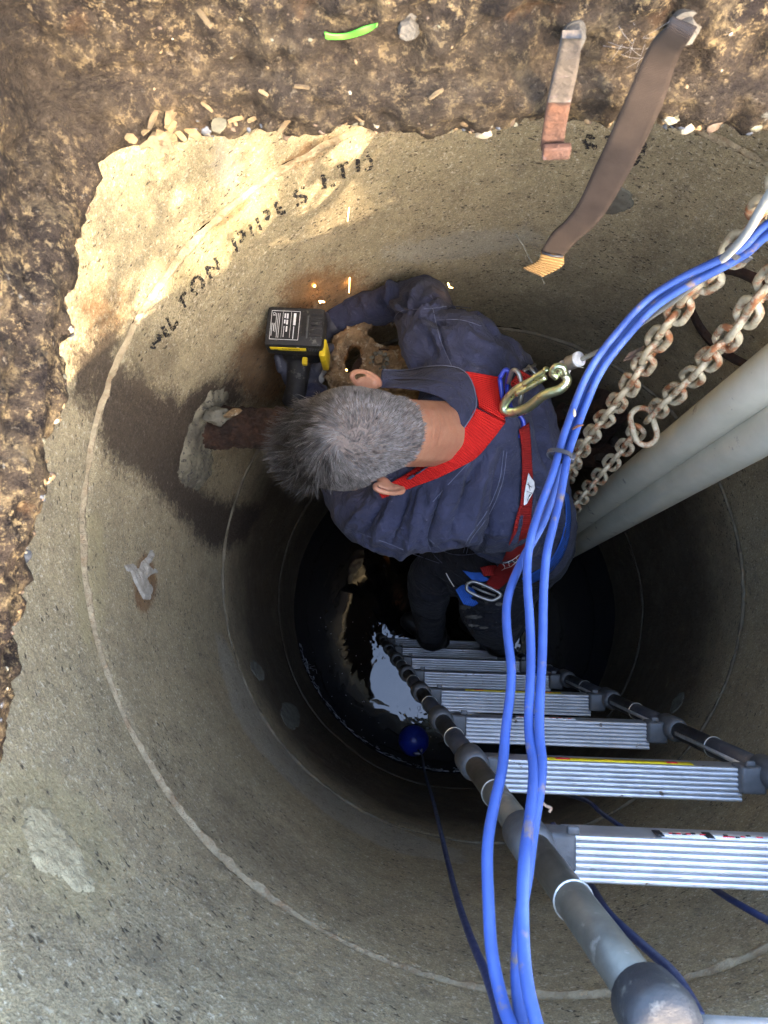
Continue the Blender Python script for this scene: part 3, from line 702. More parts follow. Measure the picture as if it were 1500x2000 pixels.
for px, py, rad, n_l in ((375, 330, .085, 60), (400, 300, .06, 30), (272, 462, .055, 34), (655, 330, .05, 16), (620, 300, .05, 14), (700, 330, .03, 8), (560, 420, .05, 22), (500, 470, .05, 24), (230, 560, .05, 12), (800, 300, .09, 120), (790, 350, .07, 80), (850, 290, .09, 120), (900, 275, .08, 110), (950, 270, .08, 100), (760, 320, .04, 26)):
    c0 = wallpt(px, py)+sdir*2.35  # added clusters set along sun rays to shade chosen wall spots
    for q in range(n_l): shade_leaf(c0+Vector((random.gauss(0, rad*.5), random.gauss(0, rad*.5), random.gauss(0, rad*.5))), random.uniform(.018, .032))
mesh_obj('shade_foliage', vs, fs, M['shade_foliage'], sh, smooth=False)['kind'] = 'stuff'

# an unseen tree added farther off, its open crown there to thin the sunlight
tr = thing('sun_filter_tree', 'small open-crowned tree added out of view to thin the sunlight', 'tree', (5.6, -8.3, -.355))
tc = Vector((.1, .35, -.6))+sdir*9.5
g = Geo(); g.tube([(5.2, -8.3, -.4), (5.1, -7.9, 1.2), tc+Vector((0, 0, -1.2)), tc+Vector((0, 0, .4))], [.10, .08, .05, .02], 8)
for k in range(9): g.tube([tc+Vector((0, 0, -1.2)), tc+Vector((random.gauss(0, .5), random.gauss(0, .5), -.2)), tc+Vector((random.gauss(0, .9), random.gauss(0, .9), random.gauss(.2, .6)))], [.03, .018, .006], 5)
g.obj('trunk', M['darkwood'], tr)
vs, fs = [], []
ta = sdir.orthogonal().normalized(); tb = sdir.cross(ta)
for k in range(6800):
    a_, r_ = random.uniform(0, 6.283), 1.5*math.sqrt(random.random())
    shade_leaf(tc+ta*r_*math.cos(a_)+tb*r_*math.sin(a_)+sdir*random.uniform(-.8, .8), random.uniform(.03, .045))
mesh_obj('crown', vs, fs, M['shade_foliage'], tr, smooth=False)['kind'] = 'stuff'

# ------------------------------------------------------------------ water
WZ = -2.985
vs = [(AX.x, AX.y, WZ)]; nw = 96
for k in range(nw): vs.append((AX.x+.68*math.cos(2*math.pi*k/nw), AX.y+.68*math.sin(2*math.pi*k/nw), WZ))
tag(mesh_obj('water', vs, [(0, k+1, (k+1) % nw+1) for k in range(nw)], M['water']), 'still black water at the bottom of the shaft', kind='structure')
g = Geo()
def wp(px, py): r = ray(px, py); return r*(WZ/r.z)
for k in range(230):
    a = random.uniform(-2.9, -1.2); rr = R-.006-abs(random.gauss(0, .006)); c = Vector((AX.x+rr*math.cos(a), AX.y+rr*math.sin(a), WZ+.001)); t = Vector((-math.sin(a), math.cos(a), 0))
    l = random.uniform(.002, .010); g.tube([c-t*l, c+t*l], .0011, 4)
for k in range(120):
    p = wp(random.uniform(600, 860), random.uniform(1200, 1480)); g.sph(p, random.uniform(.0008, .0022), 1)
for k in range(24):
    p = wp(600+random.gauss(0, 9), 1312+random.gauss(0, 12)); q = p+Vector((random.uniform(-.02, .02), random.uniform(-.02, .02), .001)); g.tube([p, q], .0008, 4)
tag(g.obj('floating_scum', M['scum']), 'pale flecks of scum floating along the water\'s edge', 'scum', kind='stuff')
# float switch
fl = thing('float_switch', 'blue ball float on the black water with a dark cable', 'float', wp(812, 1445))
Geo().sph(wp(808, 1445)+Vector((0, 0, .035)), .060, 3).obj('ball', M['bplastic'], fl)
c = wp(815, 1455)+Vector((0, -.01, .075)); g = Geo(); g.tube([c+Vector((.016*math.cos(a), .016*math.sin(a), 0)) for a in np.linspace(0, 2*math.pi, 17)], .005, 8); g.tube([c-Vector((0, 0, .03)), c+Vector((0, 0, .004))], .012, 10)
g.obj('cable_gland', M['steel'], fl)
tube('cable', catmull([c, at(824, 1475, 2.75), at(830, 1510, 2.2), at(845, 1560, 1.62), at(862, 1630, 1.2), at(889, 1740, .9), at(915, 1820, .72), at(950, 1905, .58), at(972, 1975, .51), at(985, 2060, .47)], 10), .0036, M['navycable'], fl)
o = tube('navy_cable', catmull([at(1060, 1540, 1.6), at(1140, 1562, 1.25), at(1175, 1588, 1.18), at(1230, 1625, 1.07), at(1300, 1665, .98), at(1390, 1732, .86), at(1450, 1770, .8), at(1560, 1830, .72)], 10), .0036, M['navycable'])
tag(o, 'dark navy cable running behind the ladder rungs to the right edge', 'cable')
o = tube('navy_cable', catmull([at(1080, 1610, .98), at(1120, 1690, .92), at(1155, 1732, .86), at(1190, 1785, .8), at(1260, 1850, .72), at(1310, 1895, .66), at(1340, 1935, .62), at(1370, 1990, .58)], 10), .0042, M['navycable'])
tag(o, 'dark navy cable beside the near end of the ladder rail', 'cable')

# ------------------------------------------------------------------ telescopic ladder
P0 = Vector((-.0035, .0136, -2.2106)); DL = Vector((.0320, -.0394, .2855)); UL = Vector((math.cos(-.0237), math.sin(-.0237), 0)); WL = .334
dl = DL.normalized(); bk = UL.cross(dl).normalized(); bk = bk if bk.y > 0 else -bk      # the side that faces away from the near wall
LAD = thing('telescopic_ladder', 'grey telescopic ladder with ridged aluminium rungs standing in the water', 'ladder', P0+DL*-4)
KT = 5.955
for side in (-1, 1):
    off = UL*(-.038 if side < 0 else WL+.040)+bk*.017
    for k in range(-4, 6):
        a = P0+DL*k+off; b = P0+DL*(min(k+1, KT)) + off
        r_ = .0132+.00022*(k+4)
        m_ = M['rail'] if k < 4 else M['rail2']
        n = 14; prf = [(0, r_), (.46, r_), (.47, r_+.0012), (.485, r_+.0012), (.50, r_+.0006), (1, r_+.0006)]
        tube('rail_section', [a.lerp(b, t) for t, _ in prf], [x for _, x in prf], m_, LAD, 20)
        mid = a.lerp(b, .485); g = Geo(); g.tube([mid-dl*.0007, mid+dl*.0007], r_+.0022, 24)
        g.obj('trim_ring', M['aluedge'], LAD)
        # bright strip that paints the edge highlight along the inner side of the rail
        s0, s1 = a.lerp(b, .16), a.lerp(b, .95); e = UL*(-side)*(r_+.001)
        mm = Matrix((UL, bk, dl)).transposed().to_4x4(); mm.translation = (s0+s1)/2+e; Geo().box(mm, (.003, .006, (s1-s0).length)).obj('rail_highlight', M['aluedge'], LAD)
        # collar and coupler
        g = Geo(); g.tube([a-dl*.028, a-dl*.024, a+dl*.016, a+dl*.020, a+dl*.026, a+dl*.027], [r_+.003, r_+.0065, r_+.0065, r_+.0055, r_+.003, r_-.001], 24)
        g.obj('collar', M['plastic'], LAD)
        mm.translation = a-dl*.004+UL*(-side)*.028-bk*.008; Geo().box(mm, (.034, .038, .030), .005).obj('coupler', M['plastic'], LAD)
        mm.translation = a+dl*.018+UL*(-side)*.038+bk*.017; Geo().box(mm, (.012, .008, .006), .002).obj('release_button', M['plastic'], LAD)
def rung_geo():
    n = 7; g = []; wd, ht = .047, .030; pts = []
    for k in range(n):
        y0 = -wd/2+wd*k/n
        for f_, h_ in ((0, -.0022), (.16, 0), (.36, .0008), (.64, .0008), (.84, 0), (1, -.0022)): pts.append((y0+wd/n*f_, h_))
    pts += [(wd/2, -ht*.3), (wd/2, -ht), (-wd/2+.004, -ht), (-wd/2, -ht+.004)]
    vs = []; m = len(pts); ns = 2
    for i in range(ns):
        for y, z in pts: vs.append((i*WL, y, z))
    fs = [(j, (j+1) % m, (j+1) % m+m, j+m) for j in range(m)]+[tuple(range(m)), tuple(reversed(range(m, 2*m)))]
    return vs, fs
rv, rf = rung_geo(); rung_me = None
for k in range(-4, 6):
    mm = Matrix((UL, Vector((.0, 1, 0)), Vector((0, 0, 1)))).transposed().to_4x4()
    mm = Matrix((UL, (bk*.96+Vector((0, 0, .0))).normalized(), UL.cross(bk))).transposed().to_4x4(); mm.translation = P0+DL*k
    if rung_me is None:
        o = mesh_obj('rung', rv, rf, M['alu'], LAD, smooth=True); rung_me = o.data; autosmooth(o, 30)
    else:
        o = bpy.data.objects.new('rung', rung_me); COL.objects.link(o); o.parent = LAD
    o.matrix_parent_inverse = Matrix.Identity(4)
    o.matrix_basis = Matrix.Translation(-LAD.location) @ mm
    # stickers on the back edge
    def sticker(x0, x1, mat, dz=-.013, h=.017, name='sticker', e=.0): 
        q = Geo(); t = mm.copy(); t.translation = mm @ Vector(((x0+x1)/2, .0235+.0006+e, dz)); q.box(t, (x1-x0, .0008, h)); return q.obj(name, mat, LAD)
    if k in (4, 2): sticker(.06, .27, M['yellow'], -.010, .014, 'warning_sticker'); sticker(.08, .10, M['redsticker'], -.010, .008, 'sticker_print', .0006); sticker(.235, .25, M['redsticker'], -.010, .008, 'sticker_print', .0006)
    if k in (5, 3):
        sticker(.095, .205, M['white'], -.011, .016, 'instruction_sticker')
        for x in (.098, .148): sticker(x-.008, x, M['black'], -.011, .0162, 'sticker_print', .0006)
        for x, w_ in ((.105, .012), (.122, .005), (.136, .006), (.158, .011), (.176, .004), (.192, .006)): sticker(x, x+w_, M['redsticker'], -.011+random.uniform(-.003, .003), .0022, 'sticker_print', .0007)
        for x in (.108, .118, .128, .160, .170, .183): sticker(x, x+.004, M['black'], -.011+random.uniform(-.003, .003), .003, 'sticker_print', .0007)
# top end caps and the top crossbar
for side in (-1, 1):
    b = P0+DL*KT+UL*(-.038 if side < 0 else WL+.040)+bk*.017
    g = Geo(); g.tube([b-dl*.012, b-dl*.008, b+dl*.016, b+dl*.024, b+dl*.027], [.018, .0225, .024, .022, .013], 24); g.obj('end_cap', M['bplug'], LAD)
b = P0+DL*KT; tube('top_crossbar', [b-UL*.02+dl*.006, b+UL*(WL+.02)+dl*.006], .015, M['aluedge'], LAD, 20)

# ------------------------------------------------------------------ plastic pipes, chains
def pipe(a, b, r_, label):
    t = thing('plastic_pipe', label, 'pipe', b); d = (a-b).normalized()
    n = 40; path = [b.lerp(a, i/n)+.0*d for i in range(n+1)]
    v, f = tube_geo(path, r_, 36); mesh_obj('pipe_wall', v, f, M['pvc'], t)
    return t
A1, B1 = at(1500, 735, 1.02), at(1118, 1022, 2.22)
pipe(A1+(A1-B1)*.45, B1+(B1-A1)*.45, .0375, 'upper of the two pale grey plastic pipes rising to the right')
A2, B2 = at(1500, 838, 1.12), at(1131, 1058, 2.35)
pipe(A2+(A2-B2)*.40, B2+(B2-A2)*.38, .0375, 'lower of the two pale grey plastic pipes rising to the right')

def link_geo(L, W, r_):
    pts = []
    s = L/2-W/2
    for k in range(9): a = -math.pi/2+math.pi*k/8; pts.append(Vector((s+W/2*math.cos(a), W/2*math.sin(a), 0)))
    for k in range(9): a = math.pi/2+math.pi*k/8; pts.append(Vector((-s+W/2*math.cos(a), W/2*math.sin(a), 0)))
    n = len(pts); vs = []; seg = 8
    for i in range(n):
        t = (pts[(i+1) % n]-pts[i-1]).normalized(); nx = Vector((-t.y, t.x, 0))
        for k in range(seg): a = 2*math.pi*k/seg; vs.append(pts[i]+(nx*math.cos(a)+Vector((0, 0, 1))*math.sin(a))*r_)
    return vs, [(i*seg+k, i*seg+(k+1) % seg, ((i+1) % n)*seg+(k+1) % seg, ((i+1) % n)*seg+k) for i in range(n) for k in range(seg)]
def chain(path, L, W, r_, label, gap=0):
    path = catmull(path, 40); pitch = L-2*r_*1.15; t = thing('steel_chain', label, 'chain', path[-1])
    me = None; acc = 0; last = path[0]; flip = 0; twist = random.uniform(0, 1); first = True; pos = []
    cum = [0]
    for i in range(1, len(path)): cum.append(cum[-1]+(path[i]-path[i-1]).length)
    d = 0; j = 0
    while d < cum[-1]:
        while cum[j+1] < d and j < len(path)-2: j += 1
        p = path[j].lerp(path[j+1], (d-cum[j])/max(1e-6, cum[j+1]-cum[j])); tan = (path[j+1]-path[j]).normalized()
        pos.append((p, tan)); d += pitch
    v, f = link_geo(L, W, r_)
    for i, (p, tan) in enumerate(pos):
        m = frame(tan, BX)     # z along chain
        rot = m.to_3x3() @ Matrix(((0, 0, 1), (1, 0, 0), (0, 1, 0))).transposed().inverted().to_3x3()
        xax = tan; ref = m.to_3x3() @ Vector((math.cos(.8+(math.pi/2)*(i % 2)+random.gauss(0, .13)), math.sin(.8+(math.pi/2)*(i % 2)+random.gauss(0, .13)), 0))
        xax = (tan+ref*random.gauss(0, .06)).normalized(); y = (ref-ref.dot(xax)*xax).normalized(); z = xax.cross(y)
        mm = Matrix((xax, y, z)).transposed().to_4x4(); mm.translation = p
        if me is None: o = mesh_obj('chain_link', v, f, M['chain'], t); me = o.data
        else: o = bpy.data.objects.new('chain_link', me); COL.objects.link(o); o.parent = t
        o.matrix_parent_inverse = Matrix.Identity(4); o.matrix_basis = Matrix.Translation(-t.location) @ mm
    return t
chain([at(1530, 360, .60), at(1483, 425, .68), at(1420, 510, .76), at(1354, 571, .84), at(1300, 640, .92), at(1245, 730, 1.05), at(1195, 800, 1.19), at(1155, 850, 1.31), at(1122, 902, 1.45), at(1108, 935, 1.6)], .047, .0265, .0050, 'pale rusty chain, the one nearer the blue cables')
c2t = chain([at(1560, 480, .66), at(1500, 560, .74), at(1450, 625, .82), at(1395, 690, .92), at(1340, 748, 1.04), at(1300, 785, 1.12), at(1272, 812, 1.2)], .047, .0265, .0050, 'upper length of the rusty chain above the big oval ring')
c3t = chain([at(1242, 845, 1.25), at(1215, 880, 1.33), at(1180, 920, 1.42), at(1150, 955, 1.52), at(1120, 992, 1.66), at(1106, 1015, 1.8)], .044, .027, .0046, 'thinner length of chain below the big oval ring')
v, f = link_geo(.066, .036, .0052); o = mesh_obj('oval_ring', v, f, M['chain'])
p = at(1257, 833, 1.2); xa = (at(1268, 868, 1.24)-at(1248, 800, 1.2)).normalized(); fm = frame(-ray(1257, 833), xa, p); o.matrix_world = fm
tag(o, 'big oval steel ring joining two chains in front of the pipes', 'ring')

# dry leaf caught on the chain
p = [at(1216, 706, 1.02), at(1228, 690, 1.0), at(1258, 676, 1.01), at(1252, 694, 1.0), at(1240, 700, 1.03)]
vs = p+[q+Vector((0, 0, .002)) for q in p]; o = mesh_obj('dry_leaf', vs, [(0, 1, 2, 3, 4), (9, 8, 7, 6, 5)]+[(i, (i+1) % 5, (i+1) % 5+5, i+5) for i in range(5)], M['dryleaf'], smooth=False)
tag(o, 'curled brown dry leaf caught on the chain', 'leaf')

# ------------------------------------------------------------------ rusty pipework
def disp(o, amp, sc, seed=0):
    for v in o.data.vertices:
        v.co += v.normal*amp*noise.fractal((v.co+Vector((seed, 0, 0)))*sc, 1, 2, 4)
    o.data.update()
def remesh(o, vox, smooth=4, it=.5):
    m = o.modifiers.new('r', 'REMESH'); m.mode = 'VOXEL'; m.voxel_size = vox
    if smooth: s = o.modifiers.new('s', 'SMOOTH'); s.factor = it; s.iterations = smooth
    dg = bpy.context.evaluated_depsgraph_get(); me = bpy.data.meshes.new_from_object(o.evaluated_get(dg)); o.modifiers.clear()
    mats = [x for x in o.data.materials]; o.data = me
    if not me.materials:
        for x in mats: me.materials.append(x)
    me.shade_smooth(); return o
wp1 = wallpt(405, 832); pe = at(560, 838, -wp1.z-.005)
t = thing('rusty_pipe', 'dark rusty pipe coming out of the wall through a pale cement collar', 'pipe', wp1)
dirp = (pe-wp1).normalized(); g = Geo(); g.tube([wp1-dirp*.06, wp1+dirp*.03, wp1+dirp*.06, wp1+dirp*.10, pe, pe+dirp*.06, pe+dirp*.13], [.046, .046, .043, .043, .043, .043, .043], 32)
o = g.obj('pipe_barrel', M['rustd'], t); remesh(o, .004, 2); disp(o, .009, 38); disp(o, .004, 110, 5)
o = pebble_m = Geo().sph(wallpt(425, 812, R-.045), 1, 3, [dirp*.026, BY*.020, Vector((0, 0, .014))], .5, 4).obj('mortar_lump', M['render_dark'], t)
o = Geo().sph(wallpt(455, 806, R-.08), 1, 2, [(dirp+BY*.5)*.017, BY*.009, Vector((0, 0, .006))], .5, 7).obj('rust_flake', M['rust'], t)

fd = 1.53
t = thing('corroded_flange', 'corroded rusty flange with jagged holes and a hexagonal bolt beside the battery', 'flange', at(735, 735, fd))
outer = [(634, 738), (640, 690), (652, 655), (690, 632), (730, 618), (770, 615), (815, 640), (835, 700), (830, 780), (800, 840), (720, 850), (660, 800)]
hole1 = [(690, 668), (702, 680), (706, 710), (698, 722), (678, 728), (672, 700)]
hole2 = [(715, 640), (735, 630), (775, 632), (800, 660), (780, 672), (745, 676), (725, 660)]
def metric(poly): return [(at(x, y, fd).x, at(x, y, fd).y) for x, y in poly]
po, h1, h2 = metric(outer), metric(hole1), metric(hole2)
xs = np.arange(min(p[0] for p in po)-.01, max(p[0] for p in po)+.01, .0028); ys = np.arange(min(p[1] for p in po)-.01, max(p[1] for p in po)+.01, .0028)
S, Z = np.meshgrid(xs, ys); D = np.maximum(sdf_poly(S, Z, po), -np.minimum(sdf_poly(S, Z, h1), sdf_poly(S, Z, h2)))
for i in range(len(ys)):
    for j in range(len(xs)): D[i, j] += .006*noise.fractal(Vector((xs[j]*60, ys[i]*60, 2)), 1, 2, 4)
idx = {}; vs = []; fs = []
for i in range(len(ys)):
    for j in range(len(xs)):
        if D[i, j] < 0:
            h = .010*noise.fractal(Vector((xs[j]*28, ys[i]*28, 4)), 1, 2, 5)+.012*min(1, -D[i, j]/.02)+.004*noise.fractal(Vector((xs[j]*110, ys[i]*110, 1)), 1, 2, 3)
            idx[i, j] = len(vs); vs.append((xs[j], ys[i], -fd+h))
n0 = len(vs); vs += [(x, y, -fd-.022) for x, y, z in vs]
cnt = {}
for (i, j), a in idx.items():
    q = [idx.get((i, j)), idx.get((i, j+1)), idx.get((i+1, j+1)), idx.get((i+1, j))]
    if None not in q: fs.append(tuple(q)); fs.append(tuple(x+n0 for x in reversed(q)))
bd = {}
for f_ in fs[::2]:
    for a, b in zip(f_, f_[1:]+f_[:1]): bd[(a, b)] = 1
for (a, b) in list(bd):
    if (b, a) not in bd: fs.append((b, a, a+n0, b+n0))
mesh_obj('flange_plate', vs, fs, M['rust'], t)
bp = at(741, 702, fd-.02); m = frame((-.1, -.3, 1), (1, .2, 0), bp-Vector((0, 0, .006))); g = Geo(); g.add(*hexgeo(m, .0115, .016))
autosmooth(g.obj('hex_bolt', M['rust'], t))
g = Geo()
for k in range(10): a = k*.63; g.sph(m @ Vector((.018*math.cos(a), .018*math.sin(a), .001)), random.uniform(.003, .0055), 2, [Vector((.006, 0, 0)), Vector((0, .005, 0)), Vector((0, 0, .0015))], .6, k)
g.obj('lime_crust', M['render_dark'], t)
g = Geo(); g.tube([at(745, 745, fd+.02), at(752, 750, fd+.37)], .075, 28); o = g.obj('pipe_stub', M['rustd'], t); 
# pump discharge flange at the right
t = thing('bolted_flange', 'dark rusty bolted flange low on the right behind the chains', 'flange', at(1150, 840, 2.2))
cc = at(1150, 838, 2.2); g = Geo(); g.tube([cc-Vector((0, 0, .03)), cc, cc+Vector((0, 0, .002))], [.125, .125, .122], 40); g.tube([cc, cc+Vector((.02, .02, .16)), cc+Vector((.09, .13, .24)), cc+Vector((.2, .25, .26))], [.07, .068, .066, .066], 24)
o = g.obj('flange_body', M['rustd'], t, smooth=True); autosmooth(o)
for px, py in ((1195, 800), (1203, 862), (1172, 893), (1105, 870), (1110, 800), (1150, 775)):
    m = frame((0, 0, 1), (1, random.uniform(-.5, .5), 0), at(px, py, 2.185)-Vector((0, 0, .014))); g = Geo(); g.add(*hexgeo(m, .0185, .020)); autosmooth(g.obj('hex_bolt', M['hook'], t))
# inlet opening in the wall at the right
wp2 = wallpt(1450, 620); inward = Vector((AX.x-wp2.x, AX.y-wp2.y, 0)).normalized()
t = thing('inlet_pipe', 'dark round inlet pipe in the wall at the right', 'pipe', wp2)
g = Geo(); fr = frame(inward, (0, 0, 1), wp2)
ang = [2*math.pi*k/40 for k in range(41)]
for r0, r1, dpt in ((.125, .112, .014),):
    vs = []; 
    for a in ang[:-1]:
        c_, s_ = math.cos(a), math.sin(a)
        for rr, dz in ((r0, -.02), (r0, dpt), (r1, dpt), (r1, -.09), (0.001, -.1)): 
            zz = dz+((rr*s_)**2/(2*R) if False else 0); vs.append(fr @ Vector((rr*c_, rr*s_, dz)))
    fs = [(k*5+j, ((k+1) % 40)*5+j, ((k+1) % 40)*5+j+1, k*5+j+1) for k in range(40) for j in range(4)]
mesh_obj('pipe_socket', vs, fs, M['rustd'], t)

# ------------------------------------------------------------------ the man
PERS = thing('person', 'man in navy coveralls and red harness, bent over the rusty flange on the ladder', 'person', at(900, 1275, 2.52))
def chainball(g, pts, sub=2):
    """pts: (px, py, depth, radius); closely spaced balls that the remesh welds into one tapering limb"""
    P = [at(a, b, c) for a, b, c, r_ in pts]; Rr = [p[3] for p in pts]
    for i in range(len(P)-1):
        L = (P[i+1]-P[i]).length; n = max(1, int(L/(min(Rr[i], Rr[i+1])*.28)))
        for k in range(n+(i == len(P)-2)):
            t = k/n; g.sph(P[i].lerp(P[i+1], t), Rr[i]+(Rr[i+1]-Rr[i])*t, sub)
def toworld(pts): return [at(*p) for p in pts]
g = Geo()
# torso
chainball(g, [(872, 850, 1.33, .088), (925, 850, 1.36, .115), (972, 880, 1.43, .132), (1000, 945, 1.53, .124), (1024, 1015, 1.64, .118), (1035, 1050, 1.74, .112)])
chainball(g, [(905, 690, 1.36, .086), (915, 850, 1.36, .105), (872, 990, 1.355, .086)])
chainball(g, [(860, 880, 1.36, .085), (800, 950, 1.37, .072), (770, 985, 1.40, .060)])
chainball(g, [(955, 720, 1.41, .078), (985, 830, 1.43, .110), (960, 985, 1.45, .104)])
chainball(g, [(965, 760, 1.45, .10), (1010, 900, 1.55, .105), (985, 1010, 1.56, .105)])
# right arm (farther from the bottom of the picture)
chainball(g, [(905, 688, 1.36, .083), (850, 672, 1.375, .076), (832, 622, 1.43, .068), (828, 588, 1.48, .058)])
chainball(g, [(828, 588, 1.48, .057), (780, 590, 1.51, .048), (720, 602, 1.53, .040), (662, 620, 1.545, .037), (648, 623, 1.55, .037)])
# left arm
chainball(g, [(872, 995, 1.355, .082), (800, 1018, 1.38, .070), (735, 1015, 1.41, .064), (700, 1000, 1.44, .058)])
chainball(g, [(700, 1000, 1.44, .057), (668, 930, 1.48, .048), (635, 850, 1.52, .044), (612, 778, 1.53, .041)])
CO = g.obj('coverall', M['navy'], PERS); CO.matrix_parent_inverse = Matrix.Identity(4); CO.parent = None
remesh(CO, .0065, 14)
def bvh_of(o): return BVHTree.FromPolygons([v.co[:] for v in o.data.vertices], [p.vertices[:] for p in o.data.polygons])
def hit(b, px, py):
    r = ray(px, py).normalized(); h = b.ray_cast(Vector((0, 0, 0)), r); return h[0], h[1], r
def co_np(o): a = np.empty(len(o.data.vertices)*3); o.data.vertices.foreach_get('co', a); return a.reshape(-1, 3)
def no_np(o): return np.array([v.normal[:] for v in o.data.vertices])
def creases(o, lst):
    """lst: (pixel polyline, amplitude in m, half width in m): ridges (+) and valleys (-) pressed along lines on the surface"""
    b = bvh_of(o); C = co_np(o); Nn = no_np(o); dsp = np.zeros(len(C))
    for poly, amp, wd in lst:
        P = []
        for q in catmull([Vector((x, y, 0)) for x, y in poly], 6):
            h = hit(b, q.x, q.y)[0]
            if h is not None: P.append(h)
        if len(P) < 2: continue
        best = np.full(len(C), 1e9); tt = np.zeros(len(C))
        for i in range(len(P)-1):
            a = np.array(P[i]); e = np.array(P[i+1])-a; l2 = e@e
            if l2 > .004: continue
            t = np.clip(((C-a)@e)/(l2+1e-12), 0, 1); d = ((C-a-t[:, None]*e)**2).sum(1); k = d < best; best[k] = d[k]; tt[k] = ((i+t)/(len(P)-1))[k]
        d = np.sqrt(best); taper = np.sin(np.pi*np.clip(tt*.9+.05, 0, 1))**.6
        x = d/(wd*.7); dsp += 1.9*amp*taper*np.exp(-x*x)*(1-.6*x*x)
    C = C+Nn*dsp[:, None]; o.data.vertices.foreach_set('co', C.ravel()); o.data.update()
rnd = random.Random(3)
cr = []
# right elbow: folds radiating from the crook
for a in range(9):
    th = -2.7+a*.42; c0 = (800, 625); r0, r1 = 18+rnd.uniform(-4, 8), 75+rnd.uniform(-12, 18)
    cr.append(([(c0[0]+r0*math.cos(th), c0[1]+r0*math.sin(th)), (c0[0]+(r0+r1)/2*math.cos(th+.12), c0[1]+(r0+r1)/2*math.sin(th+.12)), (c0[0]+r1*math.cos(th+.3), c0[1]+r1*math.sin(th+.3))], .010*(1 if a % 2 else -1), .012))
cr += [([(768, 640), (790, 610), (845, 602), (900, 606), (960, 622)], -.008, .009), ([(852, 604), (856, 640), (866, 680), (884, 716)], -.006, .008), ([(900, 560), (865, 545), (845, 540)], -.01, .011),
       ([(700, 580), (715, 600), (722, 618)], .006, .010), ([(735, 572), (748, 592), (752, 615)], -.007, .010), ([(765, 555), (772, 585), (770, 615)], .009, .012), ([(668, 590), (675, 610), (672, 632)], -.005, .009),
       ([(900, 640), (940, 670), (990, 690)], .007, .016), ([(880, 660), (920, 700), (960, 715)], -.006, .013), ([(930, 610), (965, 650), (1000, 672)], -.006, .012),
       ([(1000, 700), (1040, 760), (1075, 860)], .006, .02), ([(1040, 800), (1062, 880), (1075, 960)], -.009, .020), ([(1060, 900), (1085, 980), (1095, 1050)], .008, .018), ([(1045, 930), (1060, 1010), (1060, 1080)], -.009, .017),
       # back panel on the left side
       ([(960, 880), (930, 960), (905, 1060), (885, 1100)], .008, .016), ([(940, 890), (905, 960), (880, 1040)], -.009, .014), ([(985, 880), (965, 960), (950, 1040), (930, 1090)], -.008, .013),
       ([(861, 962), (846, 1005), (834, 1049), (845, 1080), (858, 1100)], -.010, .009), ([(880, 930), (870, 1000), (868, 1060)], .006, .018), ([(900, 920), (890, 980), (895, 1050)], .005, .016),
       ([(820, 960), (815, 1010), (800, 1060), (780, 1085)], .008, .013), ([(795, 965), (785, 1010), (765, 1060)], -.009, .012), ([(770, 975), (755, 1020), (730, 1062)], .009, .013), ([(745, 985), (725, 1020), (700, 1050)], -.008, .012), ([(715, 995), (690, 1020), (672, 1035)], .007, .011),
       ([(840, 1080), (880, 1060), (930, 1080), (980, 1095)], -.008, .013), ([(850, 1095), (900, 1085), (960, 1100)], .009, .010), ([(990, 1040), (940, 1045), (900, 1070)], .006, .013), ([(700, 1060), (760, 1075), (830, 1092)], .006, .011), ([(1000, 960), (1010, 1020), (990, 1080)], .006, .014)]
creases(CO, cr)
bmn = no_np(CO); C = co_np(CO)
dd = np.array([.0045*noise.fractal(Vector(c)*13, 1, 2, 3)+.0016*noise.fractal(Vector((c[0]*50, c[1]*50, c[2]*30)), 1, 2, 3) for c in C]); dd += np.array([.0045*(1-abs(noise.noise(Vector((c[0]*22+2*noise.noise(Vector(c)*9), c[1]*13, c[2]*9)))))**5 for c in C])
C = C+bmn*dd[:, None]; CO.data.vertices.foreach_set('co', C.ravel()); CO.data.update()
CO.parent = PERS; CO.matrix_parent_inverse = Matrix.Translation(-PERS.location)
# trousers
g = Geo()
chainball(g, [(1030, 1035, 1.70, .115), (1035, 1060, 1.80, .118), (1000, 1120, 1.86, .098), (965, 1185, 1.90, .096), (968, 1205, 1.96, .088)])
chainball(g, [(968, 1205, 1.96, .080), (975, 1235, 2.16, .056), (975, 1252, 2.36, .046)])
chainball(g, [(1000, 1060, 1.80, .11), (930, 1090, 1.86, .092), (850, 1120, 1.92, .072), (838, 1150, 1.98, .064)])
chainball(g, [(838, 1150, 1.98, .064), (838, 1195, 2.15, .052), (843, 1240, 2.36, .044)])
TR = g.obj('trousers', M['trousers'], PERS); remesh(TR, .008, 8)
creases(TR, [([(900, 1150), (940, 1170), (990, 1165)], .009, .013), ([(890, 1180), (930, 1200), (980, 1200)], -.009, .013), ([(830, 1120), (860, 1140), (880, 1170)], -.01, .013), ([(815, 1160), (845, 1170), (872, 1165)], .008, .012), ([(810, 1200), (840, 1212), (870, 1205)], -.008, .012), ([(905, 1215), (945, 1228), (990, 1215)], .007, .012)])
C = co_np(TR); Nn = no_np(TR); dd = np.array([.006*noise.fractal(Vector(c)*12, 1, 2, 4) for c in C]); C = C+Nn*dd[:, None]; TR.data.vertices.foreach_set('co', C.ravel()); TR.data.update()
kb = bvh_of(TR)
